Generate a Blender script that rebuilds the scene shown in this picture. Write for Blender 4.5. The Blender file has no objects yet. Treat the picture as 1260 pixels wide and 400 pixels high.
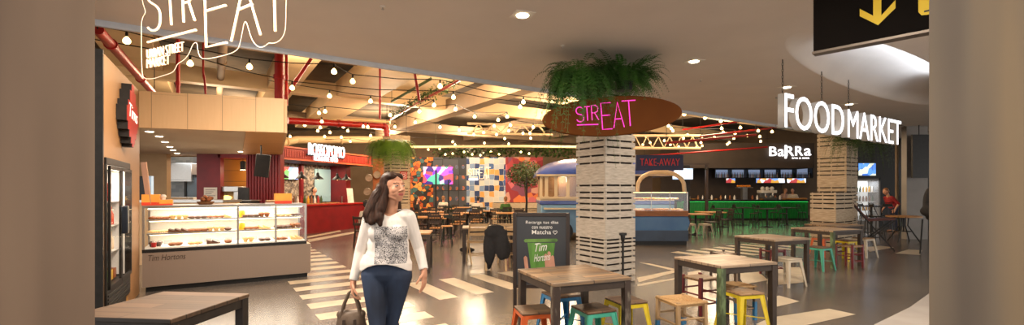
import bpy, bmesh, math, random
from mathutils import Vector, Matrix, Euler
R = math.radians
PI = math.pi
C = bpy.context.scene.collection
scene = bpy.context.scene
rnd = random.Random(7)

# ---- camera model: eye height, focal length in pixels, horizon row of the 1260x400 frame
F, CX, CY, H = 560.0, 630.0, 235.0, 1.54
cam_d = bpy.data.cameras.new('camera'); cam = bpy.data.objects.new('camera', cam_d); C.objects.link(cam)
cam.location = (0, 0, H); cam.rotation_euler = (PI/2, 0, 0)
cam_d.sensor_fit = 'HORIZONTAL'; cam_d.sensor_width = 36; cam_d.lens = 36*F/1260
cam_d.shift_y = (CY-200)/1260; cam_d.clip_start = .05; cam_d.clip_end = 200
scene.camera = cam

def GR(px, py):
    Y = F*H/(py-CY); return Vector(((px-CX)/F*Y, Y, 0))
def AT(px, py, Y): return Vector(((px-CX)/F*Y, Y, H-(py-CY)/F*Y))
def ATH(px, py, h):
    Y = F*(H-h)/(py-CY); return Vector(((px-CX)/F*Y, Y, h))
E1 = Vector((.835, .55, 0)).normalized(); E2 = Vector((-E1.y, E1.x, 0))
ANG = math.atan2(E1.y, E1.x)
def ST(s, t, z=0):
    v = E1*s+E2*t; return Vector((v.x, v.y, z))
def to_st(p): return (p.x*E1.x+p.y*E1.y, p.x*E2.x+p.y*E2.y)
def RP(px, py, P0, d):
    """point of a vertical plane (through P0 along d): distance along d and height"""
    m = (px-CX)/F; k = (m*P0.y-P0.x)/(d.x-m*d.y); Y = P0.y+k*d.y
    return k, H-(py-CY)/F*Y

# ---------------------------------------------------------------- mesh builder
class MB:
    def __init__(s): s.v = []; s.f = []; s.m = []; s.M = None
    def add(s, vs, fs, mi=0):
        o = len(s.v)
        for v in vs:
            v = Vector(v); s.v.append(s.M @ v if s.M else v)
        s.f += [[i+o for i in f] for f in fs]; s.m += [mi]*len(fs); return s
    def box(s, c, d, rz=0, mi=0, rot=None):
        x, y, z = d[0]/2, d[1]/2, d[2]/2
        m = (rot.to_matrix() if rot else Matrix.Rotation(rz, 3, 'Z')); c = Vector(c)
        vs = [c+m @ Vector(p) for p in ((-x,-y,-z),(x,-y,-z),(x,y,-z),(-x,y,-z),(-x,-y,z),(x,-y,z),(x,y,z),(-x,y,z))]
        return s.add(vs, [(0,3,2,1),(4,5,6,7),(0,1,5,4),(1,2,6,5),(2,3,7,6),(3,0,4,7)], mi)
    def bx(s, x0, x1, y0, y1, z0, z1, mi=0):
        return s.box(((x0+x1)/2, (y0+y1)/2, (z0+z1)/2), (abs(x1-x0), abs(y1-y0), abs(z1-z0)), 0, mi)
    def bar(s, a, b, w, h=None, w2=None, h2=None, mi=0, up=None):
        a, b = Vector(a), Vector(b); h = h or w; w2 = w2 or w; h2 = h2 or (h if w2 == w else h*w2/w)
        t = (b-a).normalized(); u = Vector(up) if up else (Vector((0,0,1)) if abs(t.z) < .95 else Vector((0,1,0)))
        x = t.cross(u).normalized(); y = x.cross(t).normalized()
        vs = []
        for p, ww, hh in ((a, w/2, h/2), (b, w2/2, h2/2)):
            vs += [p-x*ww-y*hh, p+x*ww-y*hh, p+x*ww+y*hh, p-x*ww+y*hh]
        return s.add(vs, [(0,1,2,3),(7,6,5,4),(0,4,5,1),(1,5,6,2),(2,6,7,3),(3,7,4,0)], mi)
    def tube(s, pts, r, n=8, mi=0, closed=False):
        pts = [Vector(p) for p in pts]; N = len(pts)
        rs = r if isinstance(r, (list, tuple)) else [r]*N
        vs = []; prev = None
        for i, p in enumerate(pts):
            if closed: t = pts[(i+1) % N]-pts[i-1]
            else: t = pts[min(i+1, N-1)]-pts[max(i-1, 0)]
            t = t.normalized() if t.length > 1e-9 else Vector((0,0,1))
            if prev is None:
                u = Vector((0,0,1)) if abs(t.z) < .9 else Vector((1,0,0))
                x = t.cross(u).normalized()
            else:
                x = (prev-t*prev.dot(t)); x = x.normalized() if x.length > 1e-6 else t.orthogonal().normalized()
            prev = x; y = t.cross(x)
            for k in range(n):
                a = 2*PI*k/n; vs.append(p+(x*math.cos(a)+y*math.sin(a))*rs[i])
        fs = []
        for i in range(N if closed else N-1):
            j = (i+1) % N
            for k in range(n):
                l = (k+1) % n; fs.append((i*n+k, i*n+l, j*n+l, j*n+k))
        if not closed: fs += [tuple(range(n))[::-1], tuple((N-1)*n+k for k in range(n))]
        return s.add(vs, fs, mi)
    def cyl(s, a, b, r, r2=None, n=12, mi=0): return s.tube([a, b], [r, r if r2 is None else r2], n, mi)
    def lathe(s, prof, n=20, c=(0,0,0), mi=0):
        c = Vector(c); vs = []; fs = []
        for r, z in prof:
            for k in range(n):
                a = 2*PI*k/n; vs.append(c+Vector((max(r,1e-4)*math.cos(a), max(r,1e-4)*math.sin(a), z)))
        for i in range(len(prof)-1):
            for k in range(n):
                l = (k+1) % n; fs.append((i*n+k, i*n+l, (i+1)*n+l, (i+1)*n+k))
        fs += [tuple(range(n))[::-1], tuple((len(prof)-1)*n+k for k in range(n))]
        return s.add(vs, fs, mi)
    def ell(s, c, r, rot=None, nu=14, nv=9, mi=0):
        c = Vector(c); r = (r, r, r) if isinstance(r, (int, float)) else r
        m = rot if rot is not None else Matrix.Identity(3)
        vs = [c+m @ Vector((0,0,-r[2]))]
        for j in range(1, nv):
            b = -PI/2+PI*j/nv
            for k in range(nu):
                a = 2*PI*k/nu
                vs.append(c+m @ Vector((r[0]*math.cos(b)*math.cos(a), r[1]*math.cos(b)*math.sin(a), r[2]*math.sin(b))))
        vs.append(c+m @ Vector((0,0,r[2]))); fs = []
        for k in range(nu):
            l = (k+1) % nu; fs.append((0, 1+l, 1+k)); T = len(vs)-1; o = 1+(nv-2)*nu; fs.append((T, o+k, o+l))
            for j in range(nv-2):
                a = 1+j*nu; fs.append((a+k, a+l, a+nu+l, a+nu+k))
        return s.add(vs, fs, mi)
    def cap(s, a, b, r0, r1=None, n=12, mi=0):
        r1 = r0 if r1 is None else r1; a, b = Vector(a), Vector(b); t = (b-a).normalized()
        pts = []; rs = []
        for k in range(4):
            q = PI/2*(k/4); pts.append(a-t*r0*math.cos(q)); rs.append(max(r0*math.sin(q), 1e-4))
        pts += [a, b]; rs += [r0, r1]
        for k in range(1, 5):
            q = PI/2*(k/4); pts.append(b+t*r1*math.sin(q)); rs.append(max(r1*math.cos(q), 1e-4))
        return s.tube(pts, rs, n, mi)
    def prism(s, poly, z0, z1, mi=0):
        n = len(poly)
        vs = [(p[0], p[1], z0) for p in poly]+[(p[0], p[1], z1) for p in poly]
        return s.add(vs, [tuple(range(n))[::-1], tuple(range(n, 2*n))]+[(k, (k+1) % n, n+(k+1) % n, n+k) for k in range(n)], mi)
    def vprism(s, poly, y0, y1, mi=0):
        """outline in x-z, thickness along y"""
        n = len(poly)
        vs = [(p[0], y0, p[1]) for p in poly]+[(p[0], y1, p[1]) for p in poly]
        return s.add(vs, [tuple(range(n)), tuple(range(n, 2*n))[::-1]]+[(k, (k+1) % n, n+(k+1) % n, n+k) for k in range(n)], mi)
    def torus(s, c, R0, r, n=14, m=7, mi=0, sz=1):
        c = Vector(c); pts = []
        vs = []; fs = []
        for i in range(n):
            a = 2*PI*i/n
            for j in range(m):
                b = 2*PI*j/m; q = R0+r*math.cos(b)
                vs.append(c+Vector((q*math.cos(a), q*math.sin(a), r*math.sin(b)*sz)))
        for i in range(n):
            for j in range(m):
                k = (i+1) % n; l = (j+1) % m
                fs.append((i*m+j, k*m+j, k*m+l, i*m+l))
        return s.add(vs, fs, mi)
    def mesh(s, name, mats):
        me = bpy.data.meshes.new(name); me.from_pydata([tuple(v) for v in s.v], [], s.f)
        for m in (mats if isinstance(mats, (list, tuple)) else [mats]): me.materials.append(m)
        me.polygons.foreach_set('material_index', s.m)
        return me
    def build(s, name, mats, parent=None, loc=None, rz=0, smooth=40, bevel=0, fix=True):
        me = s.mesh(name, mats)
        if fix:
            bm = bmesh.new(); bm.from_mesh(me); bmesh.ops.recalc_face_normals(bm, faces=bm.faces); bm.to_mesh(me); bm.free()
        if smooth:
            me.polygons.foreach_set('use_smooth', [True]*len(me.polygons)); me.set_sharp_from_angle(angle=R(smooth))
        return link(name, me, parent, loc, rz, bevel)

def link(name, me, parent=None, loc=None, rz=0, bevel=0):
    o = bpy.data.objects.new(name, me); C.objects.link(o)
    if parent: o.parent = parent
    if loc is not None: o.location = loc
    o.rotation_euler = (0, 0, rz)
    if bevel:
        b = o.modifiers.new('bevel', 'BEVEL'); b.width = bevel; b.segments = 2; b.limit_method = 'ANGLE'; b.angle_limit = R(50)
    return o
def tag(o, label=None, cat=None, group=None, kind=None):
    if label: o['label'] = label
    if cat: o['category'] = cat
    if group: o['group'] = group
    if kind: o['kind'] = kind
    return o
def thing(name, label, cat, loc=(0,0,0), rz=0, group=None):
    o = bpy.data.objects.new(name, None); C.objects.link(o); o.empty_display_size = .1
    o.location = loc; o.rotation_euler = (0, 0, rz); return tag(o, label, cat, group)
def struct(o): o['kind'] = 'structure'; return o
def dup(o, loc=None, rz=None, label=None, group=None, parent=None):
    c = o.copy(); C.objects.link(c)
    if parent: c.parent = parent
    if loc is not None: c.location = loc
    if rz is not None: c.rotation_euler = (0, 0, rz)
    if label: c['label'] = label
    if group: c['group'] = group
    for ch in list(o.children): dup(ch, parent=c)
    return c

# ---------------------------------------------------------------- materials
def lin(c):
    """sRGB 0-255 -> linear"""
    out = []
    for v in c:
        v /= 255.0; out.append(v/12.92 if v <= .04045 else ((v+.055)/1.055)**2.4)
    return out
_mats = {}
def _new(name):
    m = bpy.data.materials.new(name); m.use_nodes = True; nt = m.node_tree
    b = nt.nodes['Principled BSDF']; return m, nt, b
def pm(name, c1, c2=None, scale=6, rough=.5, metal=0, stretch=(1,1,1), bump=0, detail=4, coat=0, lo=.3, hi=.7, spec=.5, rv=0):
    """noise-varied principled material; colours are sRGB 0-255"""
    if name in _mats: return _mats[name]
    m, nt, b = _new(name); N = nt.nodes; L = nt.links
    c2 = c2 or [v*.86 for v in c1]
    tc = N.new('ShaderNodeTexCoord'); mp = N.new('ShaderNodeMapping'); mp.inputs['Scale'].default_value = stretch
    nz = N.new('ShaderNodeTexNoise'); nz.inputs['Scale'].default_value = scale; nz.inputs['Detail'].default_value = detail
    cr = N.new('ShaderNodeValToRGB'); e = cr.color_ramp.elements
    e[0].position = lo; e[1].position = hi; e[0].color = (*lin(c1), 1); e[1].color = (*lin(c2), 1)
    L.new(tc.outputs['Object'], mp.inputs[0]); L.new(mp.outputs[0], nz.inputs[0]); L.new(nz.outputs['Fac'], cr.inputs[0])
    L.new(cr.outputs[0], b.inputs['Base Color'])
    b.inputs['Roughness'].default_value = rough; b.inputs['Metallic'].default_value = metal
    b.inputs['Specular IOR Level'].default_value = spec; b.inputs['Coat Weight'].default_value = coat
    if rv:
        mr = N.new('ShaderNodeMapRange'); mr.inputs['To Min'].default_value = rough-rv; mr.inputs['To Max'].default_value = rough+rv
        L.new(nz.outputs['Fac'], mr.inputs[0]); L.new(mr.outputs[0], b.inputs['Roughness'])
    if bump:
        bp = N.new('ShaderNodeBump'); bp.inputs['Strength'].default_value = bump; bp.inputs['Distance'].default_value = .01
        L.new(nz.outputs['Fac'], bp.inputs['Height']); L.new(bp.outputs[0], b.inputs['Normal'])
    _mats[name] = m; return m
def em(name, c, strength, base=None):
    if name in _mats: return _mats[name]
    m, nt, b = _new(name); b.inputs['Base Color'].default_value = (*lin(base or c), 1)
    b.inputs['Emission Color'].default_value = (*lin(c), 1); b.inputs['Emission Strength'].default_value = strength
    _mats[name] = m; return m
def glass(name, tint=(255,255,255), fac=.045, rough=.02):
    if name in _mats: return _mats[name]
    m = bpy.data.materials.new(name); m.use_nodes = True; nt = m.node_tree; N = nt.nodes; L = nt.links; N.clear()
    o = N.new('ShaderNodeOutputMaterial'); mx = N.new('ShaderNodeMixShader'); t = N.new('ShaderNodeBsdfTransparent'); g = N.new('ShaderNodeBsdfGlossy')
    t.inputs[0].default_value = (*lin(tint), 1); g.inputs['Roughness'].default_value = rough; mx.inputs[0].default_value = fac
    L.new(t.outputs[0], mx.inputs[1]); L.new(g.outputs[0], mx.inputs[2]); L.new(mx.outputs[0], o.inputs[0])
    _mats[name] = m; return m
def planks(name, cols, width=.1, length=.6, rough=.55, axis='x', gap=(30,22,16), noise=1.0, seam=.004):
    """planks along local x (or y): brick rows, each board its own shade, grain noise"""
    if name in _mats: return _mats[name]
    m, nt, b = _new(name); N = nt.nodes; L = nt.links
    tc = N.new('ShaderNodeTexCoord'); mp = N.new('ShaderNodeMapping'); L.new(tc.outputs['Object'], mp.inputs[0])
    if axis == 'y': mp.inputs['Rotation'].default_value = (0, 0, PI/2)
    if axis == 'z': mp.inputs['Rotation'].default_value = (0, PI/2, 0)
    if axis == 'xz': mp.inputs['Rotation'].default_value = (PI/2, 0, 0)
    br = N.new('ShaderNodeTexBrick'); br.inputs['Scale'].default_value = 1; br.inputs['Brick Width'].default_value = length
    br.inputs['Row Height'].default_value = width; br.inputs['Mortar Size'].default_value = seam; br.inputs['Mortar Smooth'].default_value = .1
    br.inputs['Color1'].default_value = (0,0,0,1); br.inputs['Color2'].default_value = (1,1,1,1); br.inputs['Mortar'].default_value = (.5,.5,.5,1)
    br.inputs['Bias'].default_value = 0; br.offset = .37
    L.new(mp.outputs[0], br.inputs[0])
    ms = N.new('ShaderNodeMapping'); ms.inputs['Scale'].default_value = (2.5, 30, 30); L.new(mp.outputs[0], ms.inputs[0])
    nz = N.new('ShaderNodeTexNoise'); nz.inputs['Scale'].default_value = 1; nz.inputs['Detail'].default_value = 6; L.new(ms.outputs[0], nz.inputs[0])
    mx = N.new('ShaderNodeMix'); mx.data_type = 'FLOAT'; mx.inputs[0].default_value = .45*noise
    L.new(br.outputs['Color'], mx.inputs[2]); L.new(nz.outputs['Fac'], mx.inputs[3])
    cr = N.new('ShaderNodeValToRGB'); e = cr.color_ramp.elements
    while len(e) < len(cols): e.new(.5)
    for i, c in enumerate(cols): e[i].position = .15+.7*i/(len(cols)-1); e[i].color = (*lin(c), 1)
    L.new(mx.outputs[0], cr.inputs[0])
    m2 = N.new('ShaderNodeMix'); m2.data_type = 'RGBA'; m2.inputs['B'].default_value = (*lin(gap), 1)
    L.new(br.outputs['Fac'], m2.inputs[0]); L.new(cr.outputs[0], m2.inputs['A']); L.new(m2.outputs['Result'], b.inputs['Base Color'])
    b.inputs['Roughness'].default_value = rough
    bp = N.new('ShaderNodeBump'); bp.inputs['Strength'].default_value = .15; bp.inputs['Distance'].default_value = .01
    L.new(nz.outputs['Fac'], bp.inputs['Height']); L.new(bp.outputs[0], b.inputs['Normal'])
    _mats[name] = m; return m
def vor(name, cols, scale=4, rough=.6, rand=1, stretch=(1,1,1), emit=0, dist='EUCLIDEAN', edge=None):
    """patches of several colours (mosaic, mural, speckle)"""
    if name in _mats: return _mats[name]
    m, nt, b = _new(name); N = nt.nodes; L = nt.links
    tc = N.new('ShaderNodeTexCoord'); mp = N.new('ShaderNodeMapping'); mp.inputs['Scale'].default_value = stretch
    v = N.new('ShaderNodeTexVoronoi'); v.inputs['Scale'].default_value = scale; v.inputs['Randomness'].default_value = rand; v.distance = dist
    sp = N.new('ShaderNodeSeparateColor'); cr = N.new('ShaderNodeValToRGB'); cr.color_ramp.interpolation = 'CONSTANT'
    e = cr.color_ramp.elements
    while len(e) < len(cols): e.new(.5)
    for i, c in enumerate(cols): e[i].position = i/len(cols); e[i].color = (*lin(c), 1)
    L.new(tc.outputs['Object'], mp.inputs[0]); L.new(mp.outputs[0], v.inputs[0]); L.new(v.outputs['Color'], sp.inputs[0]); L.new(sp.outputs[0], cr.inputs[0])
    src = cr.outputs[0]
    if edge:
        v2 = N.new('ShaderNodeTexVoronoi'); v2.feature = 'DISTANCE_TO_EDGE'; v2.inputs['Scale'].default_value = scale; v2.inputs['Randomness'].default_value = rand
        L.new(mp.outputs[0], v2.inputs[0]); lt = N.new('ShaderNodeMath'); lt.operation = 'LESS_THAN'; lt.inputs[1].default_value = edge[0]
        L.new(v2.outputs['Distance'], lt.inputs[0]); mx = N.new('ShaderNodeMix'); mx.data_type = 'RGBA'; mx.inputs['B'].default_value = (*lin(edge[1]), 1)
        L.new(lt.outputs[0], mx.inputs[0]); L.new(src, mx.inputs['A']); src = mx.outputs['Result']
    L.new(src, b.inputs['Base Color']); b.inputs['Roughness'].default_value = rough
    if emit: L.new(src, b.inputs['Emission Color']); b.inputs['Emission Strength'].default_value = emit
    _mats[name] = m; return m

# ---------------------------------------------------------------- lettering
def lettering(name, text, w, h, depth, mat, parent=None, loc=(0,0,0), bold=0, shear=0, tilt=0, smooth=0):
    """text in the local x-z plane, facing -y, lower left corner at loc"""
    cu = bpy.data.curves.new('text', 'FONT'); cu.body = text; cu.offset = bold; cu.shear = shear; cu.extrude = .05; cu.resolution_u = 4
    t = bpy.data.objects.new('text', cu); C.objects.link(t)
    dg = bpy.context.evaluated_depsgraph_get(); dg.update()
    me = bpy.data.meshes.new_from_object(t.evaluated_get(dg)); bpy.data.objects.remove(t); bpy.data.curves.remove(cu)
    xs = [v.co.x for v in me.vertices]; ys = [v.co.y for v in me.vertices]
    x0, x1, y0, y1 = min(xs), max(xs), min(ys), max(ys)
    for v in me.vertices:
        x = (v.co.x-x0)/(x1-x0)*w; z = (v.co.y-y0)/(y1-y0)*h; z2 = z+x*tilt
        v.co = (x, -(v.co.z+.05)/.1*depth, z2)
    me.materials.clear(); me.materials.append(mat); me.name = name
    return link(name, me, parent, loc)

# ---------------------------------------------------------------- organic surfaces
def remeshed(name, mb, voxel, mat, parent=None, loc=None, rz=0, smooth_it=3, cut=None):
    """fuse overlapping closed shapes into one continuous skin"""
    me = mb.mesh('raw', mat); o = bpy.data.objects.new('raw', me); C.objects.link(o)
    bm = bmesh.new(); bm.from_mesh(me); bmesh.ops.recalc_face_normals(bm, faces=bm.faces); bm.to_mesh(me); bm.free()
    r = o.modifiers.new('r', 'REMESH'); r.mode = 'VOXEL'; r.voxel_size = voxel; r.use_smooth_shade = True
    if smooth_it:
        sm = o.modifiers.new('s', 'SMOOTH'); sm.iterations = smooth_it; sm.factor = .5
    dg = bpy.context.evaluated_depsgraph_get(); dg.update()
    out = bpy.data.meshes.new_from_object(o.evaluated_get(dg)); bpy.data.objects.remove(o); bpy.data.meshes.remove(me)
    if cut:
        bm = bmesh.new(); bm.from_mesh(out)
        bmesh.ops.delete(bm, geom=[v for v in bm.verts if cut(v.co)], context='VERTS')
        bd = {}
        for e in bm.edges:
            if e.is_boundary:
                a, c = e.verts; bd.setdefault(a, []).append(c); bd.setdefault(c, []).append(a)
        for _ in range(10):                                # even out the cut hems
            new = {v: v.co*.4+sum((n.co for n in nb), Vector())*(.6/len(nb)) for v, nb in bd.items()}
            for v, co in new.items(): v.co = co
        bm.to_mesh(out); bm.free()
    out.name = name; out.materials.clear()
    for m in (mat if isinstance(mat, (list, tuple)) else [mat]): out.materials.append(m)
    out.polygons.foreach_set('use_smooth', [True]*len(out.polygons))
    out.polygons.foreach_set('material_index', [0]*len(out.polygons))
    return link(name, out, parent, loc, rz)
# ================================================================ MATERIALS
M_wood_oak = planks('oak veneer', [(206,152,90),(218,166,102),(224,172,110)], .9, 2.6, .5, 'z', (150,110,70), .9, .0015)
M_oak_dark = planks('oak veneer grey', [(206,168,122),(216,178,132),(222,186,140)], .14, 3, .55, 'z', (130,104,78), 1.0, .001)
M_black = pm('black metal', (22,21,20), (34,32,30), 12, .45, .3)
M_steel = pm('brushed steel', (168,166,162), (190,188,184), 30, .3, .9, (1,1,12))
M_white = pm('white paint', (214,208,198), (226,220,210), 5, .6)
M_red = pm('red paint', (150,20,22), (128,14,18), 4, .4)
M_redgloss = pm('red pipe paint', (176,28,20), (150,20,16), 3, .35)
M_cable = pm('black cable', (20,18,16), (30,26,22), 20, .7)
M_bulb = em('warm bulb', (255,206,130), 9)
M_neonw = em('warm white neon', (255,222,184), 1.05)
M_neonp = em('pink neon', (255,60,190), .95)
M_ledw = em('white letter face', (250,250,255), 1.25)
M_lens = em('downlight lens', (255,232,196), 9)
M_glass = glass('clear glass')
M_acry = glass('clear acrylic', (250,250,250), .03)

# ---- floor: polished concrete with painted crossings laid in it
def floor_mat():
    m, nt, b = _new('polished concrete'); N = nt.nodes; L = nt.links
    tc = N.new('ShaderNodeTexCoord')
    a = N.new('ShaderNodeTexNoise'); a.inputs['Scale'].default_value = .55; a.inputs['Detail'].default_value = 8; a.inputs['Roughness'].default_value = .65
    c = N.new('ShaderNodeTexNoise'); c.inputs['Scale'].default_value = 45; c.inputs['Detail'].default_value = 2
    L.new(tc.outputs['Object'], a.inputs[0]); L.new(tc.outputs['Object'], c.inputs[0])
    mx = N.new('ShaderNodeMix'); mx.inputs[0].default_value = .25; L.new(a.outputs['Fac'], mx.inputs[2]); L.new(c.outputs['Fac'], mx.inputs[3])
    cr = N.new('ShaderNodeValToRGB'); e = cr.color_ramp.elements; e[0].position = .3; e[1].position = .7
    e[0].color = (*lin((82,76,71)), 1); e[1].color = (*lin((106,99,92)), 1)
    L.new(mx.outputs[0], cr.inputs[0]); L.new(cr.outputs[0], b.inputs['Base Color'])
    mr = N.new('ShaderNodeMapRange'); mr.inputs['To Min'].default_value = .16; mr.inputs['To Max'].default_value = .3
    L.new(a.outputs['Fac'], mr.inputs[0]); L.new(mr.outputs[0], b.inputs['Roughness'])
    b.inputs['Specular IOR Level'].default_value = .6
    return m
M_floor = floor_mat()
M_stripe = pm('cream floor paint', (200,186,162), (178,164,142), 3, .35, 0, (1,1,1), 0, 8)
M_paletile = pm('pale mall floor', (176,170,164), (190,184,178), 2, .25)
fl = MB()
fl.bx(-22, 34, -5, 44, -.1, 0)
def stripe(pts, z=.002, mi=1):
    n = len(pts); fl.add([(p.x, p.y, z) for p in pts], [tuple(range(n))], mi)
def st_rect(s0, s1, t0, t1): stripe([ST(s0, t0), ST(s1, t0), ST(s1, t1), ST(s0, t1)])
for k in range(16):                                   # crossing running away past the glass case
    t = 4.53+.62*k; st_rect(1.07, 2.26, t, t+.31)
for k in range(5): st_rect(2.68+.6*k, 2.98+.6*k, 5.93, 7.3)
for k in range(7): st_rect(9.6+.6*k, 9.9+.6*k, 5.9, 7.35)
def px_poly(*q): stripe([GR(*p) for p in q])
px_poly((944,366),(959,364),(984,371),(946,380)); px_poly((930,399),(948,391),(1020,380),(1053,387),(975,404),(940,408))
px_poly((846,335),(862,333),(868,372),(846,380)); px_poly((905,333),(930,331),(945,345),(915,350))
px_poly((950,329),(984,329),(994,347),(956,351))
px_poly((1066,304),(1084,302.5),(1100,304.5),(1070,310)); px_poly((1101,312),(1118,307),(1135,308),(1132,314))
px_poly((786,323),(800,324.5),(835,332),(832,334)); px_poly((784,342),(834,331.5),(836,334),(786,347.5)); px_poly((784,350),(830,342.5),(830,344),(785,352.5))
px_poly((378,295),(436,285),(437,287),(380,298)); px_poly((378,291),(418,283.5),(420,285),(378,293))
stripe([GR(1075,400), GR(1120,378), GR(1143,361.5), Vector((9,6,0)), Vector((9,2,0)), Vector((4.6,2,0))], .003, 2)
struct(fl.build('floor', [M_floor, M_stripe, M_paletile], smooth=0, fix=False))

# ---- entrance walls left and right of the view (smooth plaster, slanting light streaks painted into its colour)
def light_streak_mat(name, c1, c2, c3, rz):
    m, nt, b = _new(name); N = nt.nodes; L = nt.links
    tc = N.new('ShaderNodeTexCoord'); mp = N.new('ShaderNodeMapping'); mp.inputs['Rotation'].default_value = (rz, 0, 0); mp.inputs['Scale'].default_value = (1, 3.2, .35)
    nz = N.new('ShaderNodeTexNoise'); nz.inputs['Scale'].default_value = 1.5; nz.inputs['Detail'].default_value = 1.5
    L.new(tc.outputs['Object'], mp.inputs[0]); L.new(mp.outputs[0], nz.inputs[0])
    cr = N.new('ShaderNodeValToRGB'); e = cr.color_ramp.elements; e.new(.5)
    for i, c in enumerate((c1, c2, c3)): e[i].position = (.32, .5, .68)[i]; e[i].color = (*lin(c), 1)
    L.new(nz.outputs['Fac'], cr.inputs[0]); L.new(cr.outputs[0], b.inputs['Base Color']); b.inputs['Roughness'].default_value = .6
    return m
M_pl = light_streak_mat('warm plaster with painted light streaks', (112,96,84), (130,112,98), (142,124,108), -.75)
M_pr = light_streak_mat('grey plaster with painted light streaks', (92,87,83), (112,105,96), (134,121,100), .75)
XW, YW = 1.503, 1.64
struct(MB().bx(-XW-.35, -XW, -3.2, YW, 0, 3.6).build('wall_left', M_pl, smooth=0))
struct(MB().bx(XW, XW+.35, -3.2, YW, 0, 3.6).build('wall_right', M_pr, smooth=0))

# ---- low white ceiling with an oval lit recess; it ends along the hall in a grey metal edge
M_ceil = pm('ceiling plaster', (214,204,194), (220,210,200), 1.5, .8)
HC = 3.6
TE = 7.3
def ellipse_pts(n=48):
    c = Vector((7.0, 8.4, 0)); a = Vector((.80, .60, 0)); b = Vector((-.60, .80, 0))
    return [c+a*4.1*math.cos(2*PI*k/n)+b*.72*math.sin(2*PI*k/n) for k in range(n)], c
ep, ec = ellipse_pts()
bm = bmesh.new()
outer = [ST(-14, TE), ST(26, TE), Vector((26, -5, 0)), Vector((-16, -5, 0))]
outer = [ST(-9, TE), ST(30, TE), ST(30, -6.5), ST(-9, -6.5)]
ov = [bm.verts.new((p.x, p.y, HC)) for p in outer]; iv = [bm.verts.new((p.x, p.y, HC)) for p in ep]
ed = [bm.edges.new((l[i], l[(i+1) % len(l)])) for l in (ov, iv) for i in range(len(l))]
bmesh.ops.triangle_fill(bm, use_beauty=True, use_dissolve=False, edges=ed)
# recess: a rim that rises into a shallow vault
rings = [iv]
for k, (q, dz) in enumerate(((.97, .012), (.9, .07), (.78, .19), (.6, .34), (.35, .44), (.1, .47))):
    rings.append([bm.verts.new((ec.x+(p.x-ec.x)*q, ec.y+(p.y-ec.y)*q, HC+dz)) for p in ep])
for a, b in zip(rings, rings[1:]):
    for i in range(len(a)):
        j = (i+1) % len(a); f = bm.faces.new((a[i], a[j], b[j], b[i])); f.smooth = True
bm.faces.new(rings[-1])
bmesh.ops.recalc_face_normals(bm, faces=bm.faces)
me = bpy.data.meshes.new('ceiling'); bm.to_mesh(me); bm.free(); me.materials.append(M_ceil)
struct(link('ceiling', me))
M_edge = pm('grey metal edge', (196,204,214), (206,214,224), 8, .45, .2)
t1 = MB(); 
for dz0, dz1, w in ((-.075, -.03, .05), (-.03, .03, .11), (.03, .2, .05)):
    a = ST(-9, TE+w/2, HC+(dz0+dz1)/2); b = ST(30, TE+w/2, HC+(dz0+dz1)/2); t1.bar(a, b, w, dz1-dz0)
struct(t1.build('trim_1', M_edge, smooth=0))
struct(MB().bar(ST(12.2, 5.2, HC-.004), ST(26, 5.25, HC-.004), .03, .01).build('trim_2', M_black, smooth=0))

# ---- tall hall behind: raw slab, bulkhead above the ceiling edge, outer walls
M_slab = pm('raw concrete slab', (108,94,76), (74,64,52), 1.2, .85, 0, (1,1,1), .2, 8)
M_hallwall = pm('hall wall paint', (120,98,74), (104,84,62), 1, .8)
M_dark = pm('dark taupe panel', (74,62,52), (64,54,46), 2, .7)
ZS = 5.4
struct(MB().prism([(p.x, p.y) for p in (ST(-12, TE-.1), ST(34, TE-.1), ST(34, 34), ST(-12, 34))], ZS, ZS+.2).build('ceiling_hall', M_slab, smooth=0))
struct(MB().bar(ST(-9, TE-.05, 4.6), ST(30, TE-.05, 4.6), .08, 1.6).build('wall_bulkhead', M_hallwall, smooth=0))
struct(MB().bx(-22, 34, 29, 29.2, 0, ZS).build('wall_back', M_hallwall, smooth=0))
struct(MB().bx(-18.2, -18, 4, 29, 0, ZS).build('wall_far_left', M_hallwall, smooth=0))
struct(MB().bx(19.5, 34, 21.5, 21.7, 0, ZS).build('wall_far_right', pm('black panel wall', (12,11,10), (18,16,15), 2, .6), smooth=0))
# ceiling beams and ducts run along the hall grid
M_duct = pm('cream duct', (214,184,140), (196,166,122), 1.2, .6)
M_beam = pm('grey brown beam', (150,126,98), (132,110,84), 1.5, .7)
def along(px, py, z): p = ATH(px, py, z); return to_st(p)
bno = 3
def hall_beam(s, t0, t1, w, h, z, mat):
    global bno
    o = struct(MB().bar(ST(s, t0, z+h/2), ST(s, t1, z+h/2), w, h).build('trim_%d' % bno, mat, smooth=0)); bno += 1; return o
def hall_cross(t, s0, s1, w, h, z, mat):
    global bno
    o = struct(MB().bar(ST(s0, t, z+h/2), ST(s1, t, z+h/2), w, h).build('trim_%d' % bno, mat, smooth=0)); bno += 1; return o
for (s, w, h, z, mt) in ((-1.6, 1.0, .5, 4.75, M_duct), (1.75, .75, .5, 4.6, M_duct), (3.95, 1.25, .45, 4.6, M_duct), (7.4, .45, .55, 4.35, M_beam), (12.6, .45, .5, 4.5, M_beam), (16.5, .45, .5, 4.6, M_beam)):
    hall_beam(s, TE+.3, 24, w, h, z, mt)
M_pan = pm('pale ceiling panel', (226,200,158), (210,182,140), .8, .8)
hall_cross(13, 4.9, 7.0, 7, .12, 5.0, M_pan); hall_cross(12, 7.9, 12.2, 5, .12, 5.1, M_pan)
hall_cross(15.5, -6, 26, .35, .45, 4.55, M_duct); hall_cross(21, -6, 26, .35, .45, 4.4, M_beam)
for t in (8.6, 9.8, 11.2): hall_cross(t, 13, 26, .3, .35, 4.55, M_duct)

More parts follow.
